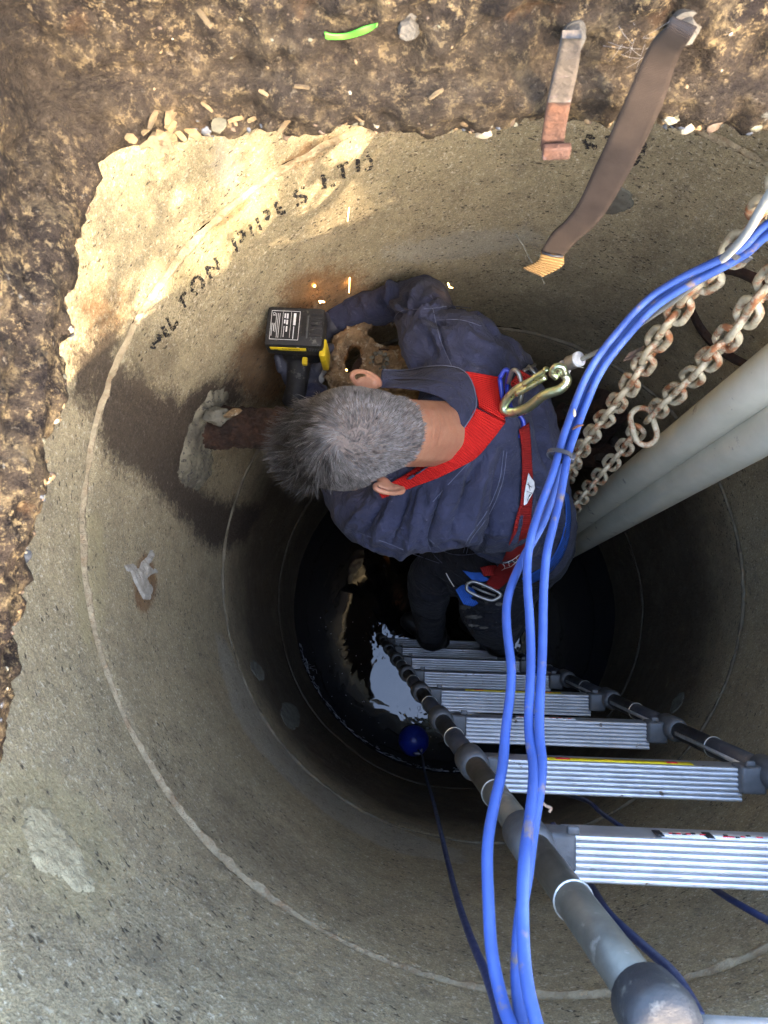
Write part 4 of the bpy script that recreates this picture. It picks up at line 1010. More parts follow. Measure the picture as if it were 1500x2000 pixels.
for kk, (px, py, w_, h_) in enumerate(((905, 1186, 16, 7), (925, 1205, 18, 5), (950, 1172, 5, 9), (915, 1222, 22, 4), (975, 1180, 8, 5), (945, 1226, 10, 3))):
    vs, fs = [], []; n_ = 9
    for i in range(n_):
        for j in range(5):
            u, v_ = i/(n_-1)*2-1, j/4*2-1; e_ = math.sqrt(max(0, 1-u*u))*(.7+.5*noise.noise(Vector((u*3, kk, 0))))
            h = hit(kb, px+u*w_, py+v_*e_*h_)
            if h[0] is None: vs.append(at(px, py, 1.9)); continue
            vs.append(h[0]-h[2]*.0025)
    for i in range(n_-1):
        for j in range(4): a = i*5+j; fs.append((a, a+1, a+6, a+5))
    mesh_obj('dirt_mark', vs, fs, M['dirt'], PERS)
# boots on the rungs
for px, py, d0 in ((975, 1252, 2.36), (843, 1240, 2.36)):
    g = Geo(); foot = P0+DL*-1.9
    fx = at(px, py, d0).x; sole = Vector((fx, foot.y+.02, foot.z+.032))
    a = at(px, py, d0); ank = sole+Vector((.02, .0, .075))
    for t_ in np.linspace(0, 1, 8): g.sph(a.lerp(ank, t_), .054-.008*t_, 2)
    for t_ in np.linspace(0, 1, 9): g.sph(sole+Vector((.035-.10*t_, .07*t_, .012+.012*(1-t_))), 1, 2, [Vector((.045, 0, 0)), Vector((0, .042-.006*abs(t_-.6), 0)), Vector((0, 0, .036-.008*t_))])
    o = g.obj('boot', M['boot'], PERS); remesh(o, .006, 4)

# head: skull, jaw, nose, ears and neck in one skin surface
HC = at(684, 862, 1.145)
side_v = Vector((.19, -.98, 0)).normalized(); fw0 = Vector((-.98, -.19, 0)).normalized()
pit = math.radians(52); HF = (fw0*math.cos(pit)+Vector((0, 0, -1))*math.sin(pit)).normalized(); HU = (fw0*math.sin(pit)+Vector((0, 0, 1))*math.cos(pit)).normalized(); HS = side_v
def hp(f_, s_, u_): return HC+HF*f_+HS*s_+HU*u_
def eld(g, f_, s_, u_, rf_, rs_, ru_, sub=3): g.sph(hp(f_, s_, u_), 1, sub, [HF*rf_, HS*rs_, HU*ru_])
g = Geo()
eld(g, -.008, 0, .012, .100, .079, .090); eld(g, .03, 0, -.03, .070, .064, .085); eld(g, .055, 0, -.085, .036, .040, .035); eld(g, -.045, 0, -.02, .055, .068, .065)
eld(g, .100, 0, -.025, .018, .012, .022); eld(g, .107, 0, -.036, .014, .015, .010)               # nose
eld(g, .083, .03, .008, .016, .022, .010); eld(g, .083, -.03, .008, .016, .022, .010)                # brow
eld(g, .068, .045, -.04, .02, .02, .02); eld(g, .068, -.045, -.04, .02, .02, .02)                     # cheeks
N0 = hp(-.045, 0, -.055); N1 = at(880, 848, 1.325)
for t_ in np.linspace(0, 1, 12): g.sph(N0.lerp(N1, t_), .060+.006*t_, 2)
HEAD = g.obj('head', M['skin'], PERS); remesh(HEAD, .0045, 8)
creases(HEAD, [([(838, 780), (846, 830), (840, 890)], -.0010, .004), ([(856, 790), (862, 835), (852, 890)], -.0008, .004), ([(815, 790), (822, 840), (815, 900)], -.0008, .006)])
# ears: part of the skin
def ear(sg, px, py, d0):
    g = Geo(); c = at(px, py, d0); eu = (HU*.9+HF*-.15).normalized(); eo = (HS*sg*.82-HF*.55).normalized(); en = eu.cross(eo).normalized()
    for k in range(22):                      # helix rim
        a = -1.9+k/21*4.3; rr = .0048 if k > 4 else .0058
        g.sph(c+eu*.034*math.sin(a+.35)*1.0+eo*(.014+.013*math.cos(a+.2)), rr, 2)
    g.sph(c+eo*.006, 1, 3, [eu*.024, eo*.014, en*.004]); g.sph(c-eu*.024+eo*.010, 1, 2, [eu*.009, eo*.009, en*.005])   # bowl and lobe
    g.sph(c-eo*.004, 1, 2, [eu*.015, eo*.014, en*.007])
    o = g.obj('ear', M['skin'], PERS); remesh(o, .0022, 3); return o
ear(-1, 712, 758, 1.170); ear(1, 752, 944, 1.170)
for s_ in (-1, 1):
    g = Geo(); eld(g, .081, s_*.031, -.012, .012, .013, .012, 2); g.obj('eye', M['eye'], PERS)
g = Geo(); eld(g, .090, 0, -.068, .008, .024, .006, 2); g.obj('mouth', M['lip'], PERS)
# hair
hb = bvh_of(HEAD)
WH = (at(664, 868, 1.0)-HC).normalized()
LOC = Matrix((HF, HS, HU))
def region(n):      # n: unit direction from head centre, in head axes (front, side, up)
    f_, s_, u_ = LOC @ n; return f_, s_, u_
def hairline(f_, s_, u_):
    if u_ < -.78: return False
    if f_ > .55 and u_ < .35: return False
    if abs(s_) > .70 and u_ < -.12 and f_ > -.35: return False
    if f_ > .30 and u_ < .05: return False
    if f_ < .1 and u_ < -.66: return False
    return True
hv, hf, tone = [], [], []; rh = random.Random(11); cnt = 0; tries = 0
capv = []
while cnt < 15000 and tries < 60000:
    tries += 1
    n_ = Vector((rh.gauss(0, 1), rh.gauss(0, 1), rh.gauss(0, 1))).normalized(); f_, s_, u_ = region(n_)
    if n_.dot(-HC.normalized()) < -.45: continue
    if not hairline(f_, s_, u_): continue
    h = hb.ray_cast(HC+n_*.25, -n_)
    if h[0] is None: continue
    p, nn = h[0], h[1]
    dist_ = (p-HC).length
    if dist_ > .150+.006*noise.noise(n_*9): continue
    if dist_ > .118 and rh.random() < ((dist_-.118)/.036)**.8: continue
    if n_.dot(WH) > .9965 and rh.random() < .6: continue
    cnt += 1
    ang = math.acos(max(-1, min(1, n_.dot(WH))))
    t = (n_-WH*n_.dot(WH)); t = (t-t.dot(nn)*nn)
    t = t.normalized() if t.length > 1e-4 else nn.orthogonal().normalized()
    sw = nn.cross(t)*(1.5*math.exp(-ang*1.3)); t = (t+sw).normalized()
    back = max(0, min(1, (-f_*.75-u_*.55+.30)/.55)); sidek = max(0, min(1, (abs(s_)-.55)/.3))*(1 if u_ < .6 else .4)
    short = max(back, sidek*.85)
    fringe = max(0, min(1, (f_*.8+u_*.35-.30)/.5))
    L = (.040+.016*fringe)*(1-short)+.0060*short; L *= rh.uniform(.7, 1.15)
    lift = .20+.40*fringe+.12*rh.random(); lift = lift*.8*(1-short)+.22*short
    cl = noise.noise_vector(n_*6.); cl2 = noise.noise_vector(n_*17.)
    d = (t*(1-lift)+nn*lift+cl*.50*(1-short)+cl2*.42*(1-.6*short)+Vector((rh.gauss(0, .09), rh.gauss(0, .09), rh.gauss(0, .09)))).normalized()
    nseg = 5; q = p-nn*.001; pts = [q.copy()]
    for k in range(nseg):
        q = q+d*(L/nseg); nr_ = (q-HC).normalized(); d = (d-nr_*.16*(1-fringe*.6)+Vector((0, 0, -.05))*fringe).normalized()
        hh = hb.find_nearest(q)
        if hh[0] is not None and (q-hh[0]).dot(hh[1]) < .0015+.0012*k: q = hh[0]+hh[1]*(.0015+.0012*k)
        pts.append(q.copy())
    g_ = .42*short+.14+.80*noise.noise(n_*17.+Vector((3, 3, 3)))+.25*noise.noise(n_*4)+rh.uniform(-.20, .25)-.30*fringe
    tn = max(0, min(1, g_)); r0 = .00050 if not short > .6 else .00038
    v_, f__ = tube_geo(pts, [r0, r0, r0*.95, r0*.85, r0*.6, r0*.15], 3, False, len(hv)); hv += v_; hf += f__; tone += [tn]*len(v_)
HAIR = mesh_obj('hair', hv, hf, M['hair'], PERS); HAIR['kind'] = 'stuff'
a = HAIR.data.attributes.new('tone', 'FLOAT', 'POINT'); a.data.foreach_set('value', np.array(tone, dtype=np.float32))
# scalp cap under the hair
bm = bmesh.new(); bm.from_mesh(HEAD.data); dele = []
for v in bm.verts:
    n_ = (v.co-HC).normalized(); f_, s_, u_ = region(n_)
    if not (hairline(f_, s_, u_) and (v.co-HC).length < .128): dele.append(v)
bmesh.ops.delete(bm, geom=dele, context='VERTS')
for v in bm.verts: v.co += v.normal*.0012
me = bpy.data.meshes.new('scalp'); bm.to_mesh(me); bm.free(); me.materials.clear(); me.materials.append(mottle('scalp', (.10, .082, .072), (.13, .105, .09), 60, .7, bump=.001)); me.shade_smooth()
o = bpy.data.objects.new('scalp', me); COL.objects.link(o); o.parent = PERS; o.matrix_parent_inverse = Matrix.Translation(-PERS.location)

# everything of the body in one lookup for straps and seams
allv, allf = [], []
for o in (CO, TR):
    b = len(allv); allv += [v.co[:] for v in o.data.vertices]; allf += [tuple(i+b for i in p.vertices) for p in o.data.polygons]
BB = BVHTree.FromPolygons(allv, allf)
def onb(px, py, off, dflt=1.5):
    r = ray(px, py).normalized(); h = BB.ray_cast(Vector((0, 0, 0)), r)
    if h[0] is None: return at(px, py, dflt)
    n = h[1] if h[1].dot(r) < 0 else -h[1]
    return h[0]+(n*.6-r*.4)*off
def smoothpts(P, it=3):
    for _ in range(it): P = [P[0]]+[(P[i-1]+P[i]*2+P[i+1])/4 for i in range(1, len(P)-1)]+[P[-1]]
    return P
def body_strap(name, Apx, Bpx, off, mat, parent=PERS, thick=.002, n=5, usc=4., dflt=1.5):
    Aq = catmull([Vector((x, y, 0)) for x, y in Apx], n); Bq = catmull([Vector((x, y, 0)) for x, y in Bpx], n)
    sm = 1 if len(Apx) <= 4 else 4
    A = smoothpts([onb(p.x, p.y, off, dflt) for p in Aq], sm); B = smoothpts([onb(p.x, p.y, off, dflt) for p in Bq], sm)
    if len(Apx) == 3 and len(Bpx) == 3:      # short free webbing ends hang flat, not moulded to the cloth
        dm = -sum((p.z for p in A+B), 0.)/len(A+B)-.008
        A = [at(p.x, p.y, dm) for p in Aq]; B = [at(p.x, p.y, dm+.004) for p in Bq]
    return ribbon(name, A, B, mat, parent, thick, 6, usc)
# collar
ins = [(742, 757, 1.285), (780, 756, 1.262), (830, 764, 1.245), (872, 782, 1.238), (884, 812, 1.235), (880, 848, 1.235), (862, 882, 1.24), (836, 910, 1.25), (802, 932, 1.275)]
out = [(748, 722), (800, 720), (850, 717), (908, 725), (930, 785), (912, 825), (884, 864), (846, 902), (796, 938)]
A = catmull([at(*p) for p in ins], 5); B = catmull([onb(x, y, .010, 1.28) for x, y in out], 5)
mid = [a.lerp(b, .45)+(-(a.lerp(b, .5)).normalized())*.009 for a, b in zip(A, B)]
ribbon('collar', smoothpts(A, 2), smoothpts(mid, 2), M['navy'], PERS, .0025, 4); ribbon('collar_fall', smoothpts(mid, 2), smoothpts(B, 2), M['navy'], PERS, .0026, 4)
tube('collar_piping', smoothpts([b+(-b.normalized())*.001 for b in B], 2), .0011, M['thread'], PERS, 5)
# seams
def seam(pts, r_=.0008, off=.0007, name='seam', mat='thread'):
    P = smoothpts([onb(q.x, q.y, off) for q in catmull([Vector((x, y, 0)) for x, y in pts], 8)], 1); tube(name, P, r_, M[mat], PERS, 5)
seam([(766, 632), (775, 614), (790, 606), (845, 602), (880, 598), (920, 602)]); seam([(845, 601), (851, 628), (862, 670), (884, 718)]); seam([(852, 625), (900, 625), (950, 640)])
seam([(861, 962), (846, 1005), (834, 1049), (845, 1080), (864, 1100)]); seam([(834, 1049), (870, 1078), (905, 1084), (945, 1078)]); seam([(984, 880), (975, 940), (950, 1000), (915, 1050), (905, 1080)]); seam([(990, 882), (981, 942), (956, 1003), (921, 1052), (911, 1082)])
seam([(700, 1040), (760, 1062), (815, 1085), (858, 1100)]); seam([(845, 980), (905, 915), (940, 880)])
# harness
HN = 'harness_strap'
body_strap(HN, [(928, 800), (900, 835), (862, 878), (822, 908), (772, 940), (740, 958)], [(985, 826), (945, 877), (905, 911), (860, 936), (795, 956), (752, 972)], .012, M['red'])
body_strap(HN, [(908, 728), (920, 752), (930, 775), (934, 800)], [(968, 740), (976, 770), (982, 800), (985, 826)], .014, M['red'])
body_strap(HN, [(990, 752), (1004, 738), (1016, 722)], [(1016, 772), (1030, 752), (1038, 735)], .010, M['redd'])
body_strap(HN, [(1010, 838), (1016, 880), (1017, 930), (1014, 980), (1006, 1030), (992, 1072), (970, 1110), (945, 1142)], [(1030, 828), (1034, 880), (1037, 930), (1036, 980), (1032, 1030), (1024, 1075), (1006, 1118), (975, 1150)], .010, M['redd'])
body_strap(HN, [(938, 1108), (962, 1104), (985, 1108)], [(945, 1126), (965, 1124), (985, 1128)], .007, M['redd'])
body_strap(HN, [(890, 1152), (905, 1142), (925, 1150)], [(905, 1180), (925, 1184), (940, 1172)], .012, M['blue'])
body_strap(HN, [(903, 1114), (925, 1118), (950, 1118)], [(925, 1136), (945, 1136), (962, 1132)], .007, M['blue'])
body_strap(HN, [(1100, 960), (1104, 1010), (1094, 1060), (1066, 1102), (1020, 1128)], [(1108, 965), (1113, 1015), (1104, 1072), (1074, 1118), (1028, 1142)], .006, M['blue'])
body_strap('strap_label', [(1030, 918), (1024, 940), (1020, 962), (1018, 985)], [(1034, 930), (1037, 945), (1037, 958), (1024, 982)], .0135, M['white'], thick=.0005)
for st_ in ([(1025, 942), (1033, 948)], [(1028, 938), (1030, 955)], [(1024, 958), (1032, 962), (1026, 970)], [(1028, 965), (1024, 976)]):
    tube('label_print', [onb(x, y, .0155) for x, y in st_], .0006, M['black'], PERS, 4)
seam([(982, 1108), (1000, 1098), (1012, 1086)], .0006, .0130, 'stitching', 'white_thread'); seam([(985, 1094), (1002, 1086), (1014, 1078)], .0006, .0130, 'stitching', 'white_thread')
for k in range(4): seam([(984+8*k, 1096-4*k), (988+8*k, 1104-5*k)], .0005, .0130, 'stitching', 'white_thread')
seam([(942, 1142), (955, 1146), (970, 1152)], .0006, .0130, 'stitching', 'white_thread'); seam([(872, 1118), (880, 1132), (888, 1144)], .0012, .006, 'zip', 'white_thread')
# hip buckle
def loop_px(name, pts, r_, mat, parent, off=.012, d=None, seg=8):
    P = [onb(x, y, off) if d is None else at(x, y, d) for x, y in pts]; dm = -sum(p.z for p in P)/len(P)-.016; P = [at(x, y, dm) for x, y in pts]
    q = catmull(P+[P[0]], 5); return tube(name, q, r_, mat, parent, seg)
loop_px('buckle', [(912, 1140), (930, 1137), (975, 1158), (972, 1168), (955, 1172), (915, 1155)], .0042, M['steel'], PERS, .018)
dmb = -onb(945, 1156, .018).z-.016; tube('buckle', [at(922, 1146, dmb), at(945, 1156, dmb), at(968, 1164, dmb)], .0028, M['steel'], PERS)
g = Geo()
for q in ((1030, 722), (1040, 736)): g.tube([onb(q[0]-9, q[1]+5, .012, 1.42), onb(q[0]+9, q[1]-8+2, .012, 1.42)], .0035, 6)
g.tube([onb(1024, 718, .014, 1.42), onb(1046, 742, .014, 1.42)], .0045, 6); g.obj('strap_buckle', M['steel'], PERS)
# dorsal plate and D-ring
D0 = onb(1000, 790, .0).length
def lift(px, py, l): r = ray(px, py).normalized(); return r*(D0-l)
q = [lift(976, 738, .035), lift(986, 723, .037), lift(994, 728, .036), lift(990, 760, .022), lift(1000, 800, .016), lift(1018, 815, .012), lift(1023, 832, .010), lift(1012, 852, .012), lift(1002, 838, .018), lift(984, 790, .030)]
qq = catmull(q+[q[0]], 5); vs = []
outp = [p for p in qq]
o = tube('dorsal_plate', qq, .0044, M['bplastic'], PERS, 8)
tube('dorsal_plate_bridge', [lift(984, 792, .028), lift(1000, 806, .016)], .004, M['bplastic'], PERS)
q = catmull([lift(993, 748, .030), lift(1001, 724, .05), lift(1012, 728, .056), lift(1019, 752, .056), lift(1017, 780, .050), lift(1012, 808, .030), lift(1002, 812, .020)], 6)
tube('d_ring', q, .0042, M['steel'], PERS, 10)

# gloved hands: palm, four curled fingers, thumb, welded to one surface
def hand(wrist, palmdir, across, curl, name='glove', sc=1.):
    g = Geo(); w_ = wrist; f_ = palmdir.normalized(); a_ = (across-across.dot(f_)*f_).normalized(); c_ = curl.normalized()
    for t_ in np.linspace(0, 1, 7): g.sph(w_+f_*(-.05+.055*t_)*sc, (.036-.006*t_)*sc, 2)
    g.sph(w_+f_*.045*sc, 1, 3, [f_*.052*sc, a_*.042*sc, f_.cross(a_)*.017*sc])
    for i, (o_, L) in enumerate(((-.030, .072), (-.010, .082), (.011, .078), (.030, .062))):
        p = w_+f_*.082*sc+a_*o_*sc; d = (f_*.85+c_*.35).normalized()
        for s_ in range(3):
            l = L*(.45, .30, .25)[s_]*sc
            for t_ in np.linspace(0, 1, 5): g.sph(p+d*l*t_, (.0105-.0008*s_-.0008*t_)*sc, 2)
            p = p+d*l; d = (d*.45+c_*.85-f_*.25*s_).normalized()
    p = w_+f_*.030*sc-a_*.036*sc; d = (f_*.55-a_*.55+c_*.5).normalized()
    for s_ in range(2):
        for t_ in np.linspace(0, 1, 6): g.sph(p+d*.032*t_*sc, (.0125-.001*s_-.001*t_)*sc, 2)
        p = p+d*.032*sc; d = (d+c_*.7+a_*.3).normalized()
    o = g.obj(name, M['glove'], PERS); remesh(o, .003, 4); C = co_np(o); return o
WLH = at(606, 762, 1.53); hand(WLH, at(570, 706, 1.47)-WLH, Vector((-.8, -.5, .1)), Vector((.55, .6, -.35)))
WRH = at(650, 632, 1.55); hand(WRH, at(600, 660, 1.50)-WRH, Vector((.4, .9, .1)), Vector((-.2, -.4, -.9)))

# ------------------------------------------------------------------ cordless grinder with battery
bc = at(575, 636, 1.335)
T = thing('cordless_tool', 'black and yellow cordless power tool with its battery facing up, in his hands', 'power tool', bc)
bxa = (at(636, 645, 1.34)-at(518, 640, 1.34)).normalized(); bya = Vector((0, 0, 1)).cross(bxa); BM = Matrix((bxa, bya, Vector((0, 0, 1)))).transposed().to_4x4(); BM.translation = bc
def bx(name, c, size, mat, bev=.001, parent=T, sm=True):
    m = BM.copy(); m.translation = BM @ Vector(c); o = Geo().box(m, size, bev).obj(name, mat, parent); autosmooth(o, 40); return o
def TX(name, s, x, y, z, size, rot, mat, parent, face='top'):
    cu = bpy.data.curves.new(name, 'FONT'); cu.body = s; cu.size = size; cu.extrude = .0002; cu.align_x = 'CENTER'; cu.align_y = 'CENTER'
    o = bpy.data.objects.new(name, cu); COL.objects.link(o)
    me = bpy.data.meshes.new_from_object(o.evaluated_get(bpy.context.evaluated_depsgraph_get())); bpy.data.objects.remove(o)
    lm = Matrix.Translation((x, y, z)) @ Matrix.Rotation(rot, 4, 'Z')
    if face == 'south': lm = Matrix.Translation((x, y, z)) @ Matrix.Rotation(math.pi/2, 4, 'X') @ Matrix.Rotation(rot, 4, 'Z')
    me.transform(BM @ lm); o = bpy.data.objects.new(name, me); COL.objects.link(o); me.materials.clear(); me.materials.append(mat)
    o.parent = parent; o.matrix_parent_inverse = Matrix.Translation(-parent.location); return o
BATT = bx('battery', (0, 0, -.026), (.120, .086, .05), M['bplug'], .009)
bx('label_plate', (-.020, 0, -.0006), (.060, .064, .0014), M['black'], .0004, BATT)
for x0, x1, y0, y1 in ((-.049, .010, .031, .0318), (-.049, .010, -.0318, -.031), (-.049, -.0482, -.031, .031), (.0092, .010, -.031, .031), (-.0085, -.0078, -.027, .030), (-.0255, -.0250, -.027, .030)):
    bx('label_line', ((x0+x1)/2, (y0+y1)/2, .0004), (x1-x0, y1-y0, .0004), M['white'], 0, BATT)
for x, y0, y1, w_ in ((-.046, -.024, .004, .0012), (-.042, -.014, .004, .0014), (-.0385, -.016, .026, .0009), (-.0350, -.028, .026, .0009), (-.0315, -.028, .026, .0009), (-.021, -.026, -.002, .0011), (-.0205, .004, .012, .003), (-.0205, .016, .026, .003), (-.0155, -.014, -.002, .003), (-.0155, .002, .012, .0034), (-.0155, .015, .026, .0034), (-.001, -.029, -.002, .0016)):
    bx('label_print', (x, (y0+y1)/2, .0004), (w_, y1-y0, .0004), M['white'], 0, BATT)
for y in (.022, .013, .004): 
    pass
TX('label_text', 'CE', -.0435, .024, .0005, .007, -math.pi/2, M['white'], BATT)
TX('label_text', 'BATTERY', -.0005, .014, .0005, .0055, -math.pi/2, M['white'], BATT) if False else None
bx('label_print', (-.0005, .014, .0004), (.005, .026, .0004), M['white'], 0, BATT)
bx('slot', (.020, 0, .0002), (.008, .046, .0008), M['black'], .0003, BATT); bx('slot_rim', (.027, -.002, .0009), (.003, .05, .002), M['plastic'], .0006, BATT)
for k in range(7): bx('grip_rib', (.044, .028-k*.0082, .0008), (.024, .0035, .0034), M['bplug'], .0012, BATT)
bx('yellow_label', (-.012, -.0434, -.018), (.074, .0012, .0120), M['yellow'], .0003, BATT)
TX('label_text', 'LITHIUM ION', -.006, -.0443, -.0165, .0062, math.pi, M['black'], BATT, 'south')
TX('label_text', '18V', .010, -.0436, -.0085, .0042, math.pi, M['white'], BATT, 'south'); TX('label_text', '2.0Ah', -.038, -.0443, -.0215, .0036, math.pi, M['black'], BATT, 'south')
for k in range(7): bx('vent', (.031+k*.0034, -.0434, -.018), (.0016, .001, .012), M['plastic'], 0, BATT)
g = Geo(); m = BM.copy(); m.translation = BM @ Vector((.004, -.004, -.08)); g.box(m, (.088, .060, .07), .012); m.translation = BM @ Vector((-.002, -.045, -.115)); g.tube([BM @ Vector((0, .01, -.09)), BM @ Vector((-.006, -.03, -.12)), BM @ Vector((-.012, -.07, -.15)), BM @ Vector((-.02, -.10, -.18))], [.030, .026, .024, .030], 16)
o = g.obj('tool_body', M['bplug'], T); remesh(o, .004, 4)
bx('yellow_housing', (.058, -.034, -.060), (.014, .040, .075), M['yplast'], .005); bx('yellow_latch', (.018, -.052, -.056), (.011, .016, .012), M['yplast'], .003)
g = Geo(); c = BM @ Vector((.0, .0, -.21)); g.tube([c, c+Vector((0, 0, .003))], .05, 32); g.obj('cutting_disc', M['steel'], T)
tube('disc_guard', [BM @ Vector((.0, .01, -.12)), BM @ Vector((.0, .0, -.16)), BM @ Vector((.0, .0, -.20))], [.028, .024, .020], M['bplug'], T, 16)

# sparks: hot glowing specks
def spark(pts, r_, label):
    P = [at(*p) for p in pts]; o = tube('spark', P, [r_]*(len(P)-1)+[r_*.4], M['spark'], None, 6); tag(o, label, 'spark')
spark([(685, 511, 1.40), (684, 513, 1.40), (683, 540, 1.43), (682, 572, 1.46)], .0010, 'long thin glowing spark trail above the sleeve')
spark([(688, 511, 1.40), (683, 514, 1.40)], .0016, 'hot spark at the head of the thin trail')
spark([(614, 558, 1.38), (615, 560, 1.38)], .0030, 'single orange spark on the wall above the battery')
spark([(624, 590, 1.42), (628, 588, 1.42)], .0034, 'bright yellow spark just above the battery corner')
spark([(630, 589, 1.42), (634, 590, 1.42)], .0020, 'small spark touching the bright one by the sleeve')
spark([(677, 722, 1.56), (675, 730, 1.57)], .0022, 'short spark inside the hole of the flange')
spark([(671, 524, 1.4), (670, 530, 1.4)], .0010, 'tiny spark left of the thin trail')
spark([(682, 405, 1.1), (680, 422, 1.11), (679, 432, 1.12)], .0006, 'tiny hooked spark high on the wall')
spark([(875, 553, 1.38), (878, 561, 1.38), (884, 562, 1.38)], .0012, 'small spark by the elbow')

# ------------------------------------------------------------------ lifting rope and carabiner
RP = thing('lifting_rope', 'grey coated wire rope leading down to the harness', 'rope', at(1140, 700, 1.13))
path = catmull([at(1560, 300, .42), at(1500, 385, .50), at(1440, 478, .60), at(1335, 572, .78), at(1250, 633, .93), at(1195, 672, 1.03), at(1140, 700, 1.13), at(1102, 718, 1.18)], 10)
tube('rope', path, .0040, M['rope'], RP, 12)
tube('rope_tail', [at(1132, 712, 1.14), at(1118, 712, 1.16), at(1100, 725, 1.18)], .0045, M['rope'], RP)
for a, b in (((1125, 702, 1.14), (1114, 712, 1.15)), ((1098, 714, 1.17), (1088, 730, 1.18))):
    pa, pb = at(*a), at(*b); g = Geo()
for px, py, d in ((1120, 706, 1.145), (1093, 722, 1.18)):
    c = at(px, py, d); ax_ = (at(1140, 700, 1.13)-at(1090, 722, 1.18)).normalized()
    g = Geo(); g.tube([c-ax_*.010, c+ax_*.010], [.0125, .0125], 16); autosmooth(g.obj('ferrule', M['steel'], RP))
    g = Geo(); g.tube([c+ax_*.010, c+ax_*.015], [.0135, .0128], 16); autosmooth(g.obj('white_clip', M['white'], RP))
g = Geo()
for a in range(5): g.tube([at(1128, 712+a*2-4, 1.14), at(1137+random.uniform(-1, 3), 704+a*3.5, 1.135)], .0006, 4)
g.obj('frayed_end', M['steel'], RP)
CB = thing('carabiner', 'large yellow zinc snap hook clipped to the harness ring', 'carabiner', lift(1010, 780, .05))
def cbp(px, py, l): return lift(px, py, l)
body = catmull([cbp(1094, 724, .115), cbp(1108, 742, .115), cbp(1094, 760, .112), cbp(1062, 772, .10), cbp(1030, 796, .075), cbp(1000, 806, .055), cbp(984, 798, .05), cbp(992, 778, .058), cbp(1014, 758, .075), cbp(1044, 742, .09)], 8)
nb_ = len(body); tube('hook_body', body, [.0075+.0015*math.sin(math.pi*i/nb_) for i in range(nb_)], M['zinc'], CB, 14)
tube('gate', catmull([cbp(1008, 770, .078), cbp(1040, 752, .092), cbp(1066, 736, .103)], 6), .0055, M['zinc'], CB, 12)
tube('locking_lever', catmull([cbp(1022, 752, .094), cbp(1044, 737, .104), cbp(1064, 724, .114), cbp(1066, 718, .118)], 6), [.0045]*12+[.0045, .005, .0055, .006, .0055, .004, .003], M['zinc'], CB, 10)
tube('eye', catmull([cbp(1088, 738, .115), cbp(1078, 728, .12), cbp(1086, 716, .125), cbp(1100, 718, .125), cbp(1104, 732, .12)], 6), .006, M['zinc'], CB, 12)

# ------------------------------------------------------------------ blue cables in front
CA = [(1600, 385, .56), (1500, 437, .60), (1440, 488, .63), (1330, 545, .68), (1250, 600, .72), (1172, 688, .76), (1128, 775, .77), (1105, 840, .76), (1083, 905, .74), (1047, 1010, .71), (1034, 1100, .69), (1036, 1200, .67), (1035, 1300, .65), (1036, 1420, .62), (1042, 1500, .59), (1036, 1600, .56), (1026, 1700, .53), (1022, 1800, .51), (1028, 1900, .49), (1052, 2010, .47), (1090, 2120, .45)]
CBp = [(1600, 408, .56), (1500, 458, .605), (1447, 501, .635), (1340, 562, .68), (1264, 616, .72), (1188, 702, .76), (1145, 790, .77), (1122, 850, .76), (1103, 905, .74), (1086, 1000, .71), (1070, 1100, .69), (1062, 1200, .67), (1056, 1340, .64), (1056, 1440, .61), (1058, 1500, .59), (1046, 1600, .565), (1034, 1700, .545), (1014, 1800, .53), (1010, 1900, .51), (1020, 1990, .49), (1040, 2120, .46)]
CC = [(1600, 396, .57), (1500, 447, .615), (1443, 495, .645), (1335, 553, .69), (1257, 608, .73), (1180, 695, .77), (1136, 782, .78), (1112, 846, .77), (1092, 908, .755), (1062, 1010, .73), (1022, 1095, .71), (996, 1160, .69), (990, 1230, .67), (996, 1320, .65), (994, 1400, .63), (983, 1490, .60), (967, 1570, .575), (954, 1650, .555), (950, 1750, .535), (957, 1850, .515), (980, 1945, .495), (1010, 2030, .47)]
for pts, lb in ((CA, 'middle one of the three blue cables hanging in front of the man'), (CBp, 'right one of the three blue cables hanging in front of the man'), (CC, 'left one of the three blue cables, bowing out over the ladder rail')):
    P = catmull([at(*p) for p in pts], 12); P = [p+Vector((noise.noise(p*13), noise.noise(p*13+Vector((4, 4, 4))), 0))*.0032 for p in P]
    tag(tube('blue_cable', P, .0042, M['cable'], None, 12), lb, 'cable')
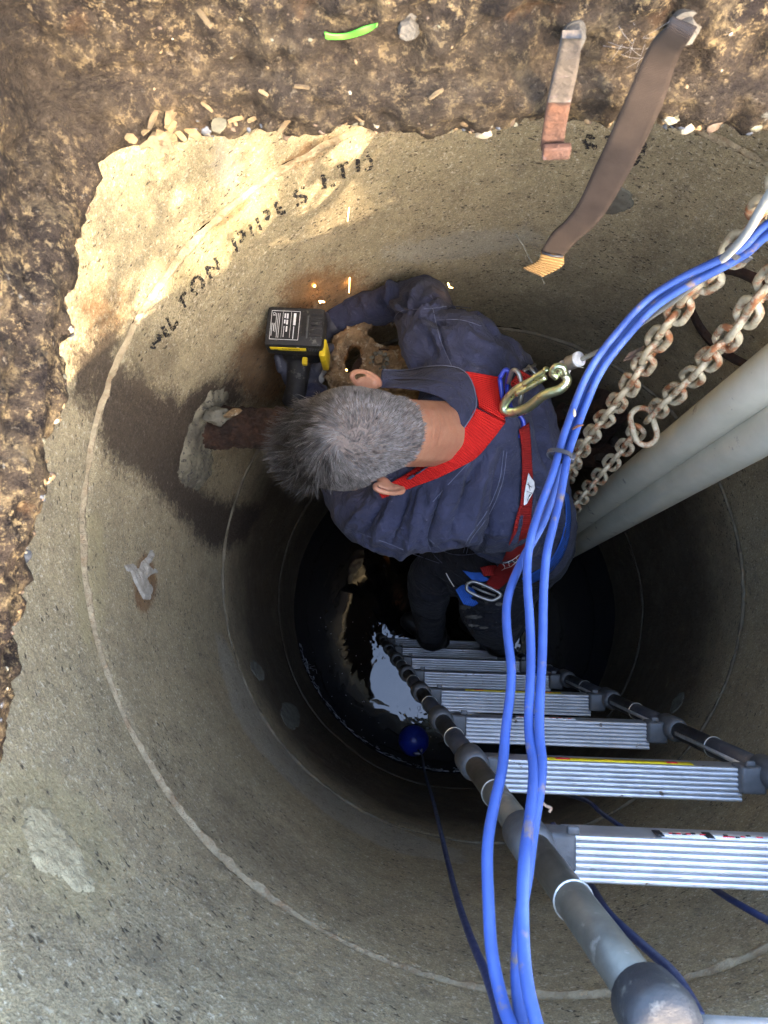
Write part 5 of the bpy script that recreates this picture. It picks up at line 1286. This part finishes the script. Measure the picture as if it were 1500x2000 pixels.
def tie(px, py, d, r_, tdir, label):
    c = at(px, py, d); fr = frame(tdir, BX, c); pts = [fr @ Vector((r_*1.5*math.cos(a), r_*.9*math.sin(a), 0)) for a in np.linspace(0, 2*math.pi, 21)]
    t = thing('cable_tie', label, 'cable tie', c); vs = []
    for p in pts[:-1]:
        for dz in (-.0028, .0028):
            for k in (1, 1.12): q = fr.inverted() @ p; vs.append(fr @ Vector((q.x*k, q.y*k, dz)))
    fs = []
    for i in range(20):
        a = i*4; b = ((i+1) % 20)*4; fs += [(a, b, b+1, a+1), (a+2, a+3, b+3, b+2), (a+1, b+1, b+3, a+3), (a, a+2, b+2, b)]
    mesh_obj('band', vs, fs, M['rail'], t, smooth=False); m = fr.copy(); m.translation = fr @ Vector((r_*1.5, 0, 0)); Geo().box(m, (.006, .007, .008), .001).obj('tie_head', M['rail'], t)
tie(1094, 890, .745, .0085, at(1083, 905, .74)-at(1105, 840, .76), 'grey cable tie round the blue cables at the man\'s back')
tie(1441, 494, .637, .0085, at(1440, 488, .63)-at(1500, 437, .60), 'rusty grey cable tie high up near the right edge')
# small debris stuck on the cables
chip_pts = [at(1118, 838, .735), at(1128, 832, .73), at(1140, 830, .725)]
tag(tube('twig', chip_pts, [.0012, .0018, .0005], M['rusto'], None, 5), 'tiny orange twig stuck on the blue cables', 'twig')
tag(Geo().sph(at(1122, 806, .745), 1, 2, [Vector((.0018, .0, 0)), Vector((0, .005, 0)), Vector((0, 0, .001))]).obj('seed', PEB[0]), 'pale seed stuck on the right blue cable', 'seed')
tag(tube('thread', catmull([at(1008, 458, 1.0), at(1022, 480, 1.02), at(1034, 505, 1.04), at(1052, 530, 1.05), at(1064, 556, 1.06)], 5), .0008, M['render_dark'], None, 4), 'fine grey thread hanging behind the strap tip', 'thread')
tag(tube('fallen_twig', catmull([at(1058, 1566, .62), at(1066, 1574, .62), at(1076, 1578, .62), at(1072, 1586, .62)], 4), .0012, M['dryleaf'], None, 5), 'small brown twig clinging beside the cables over the ladder', 'twig')
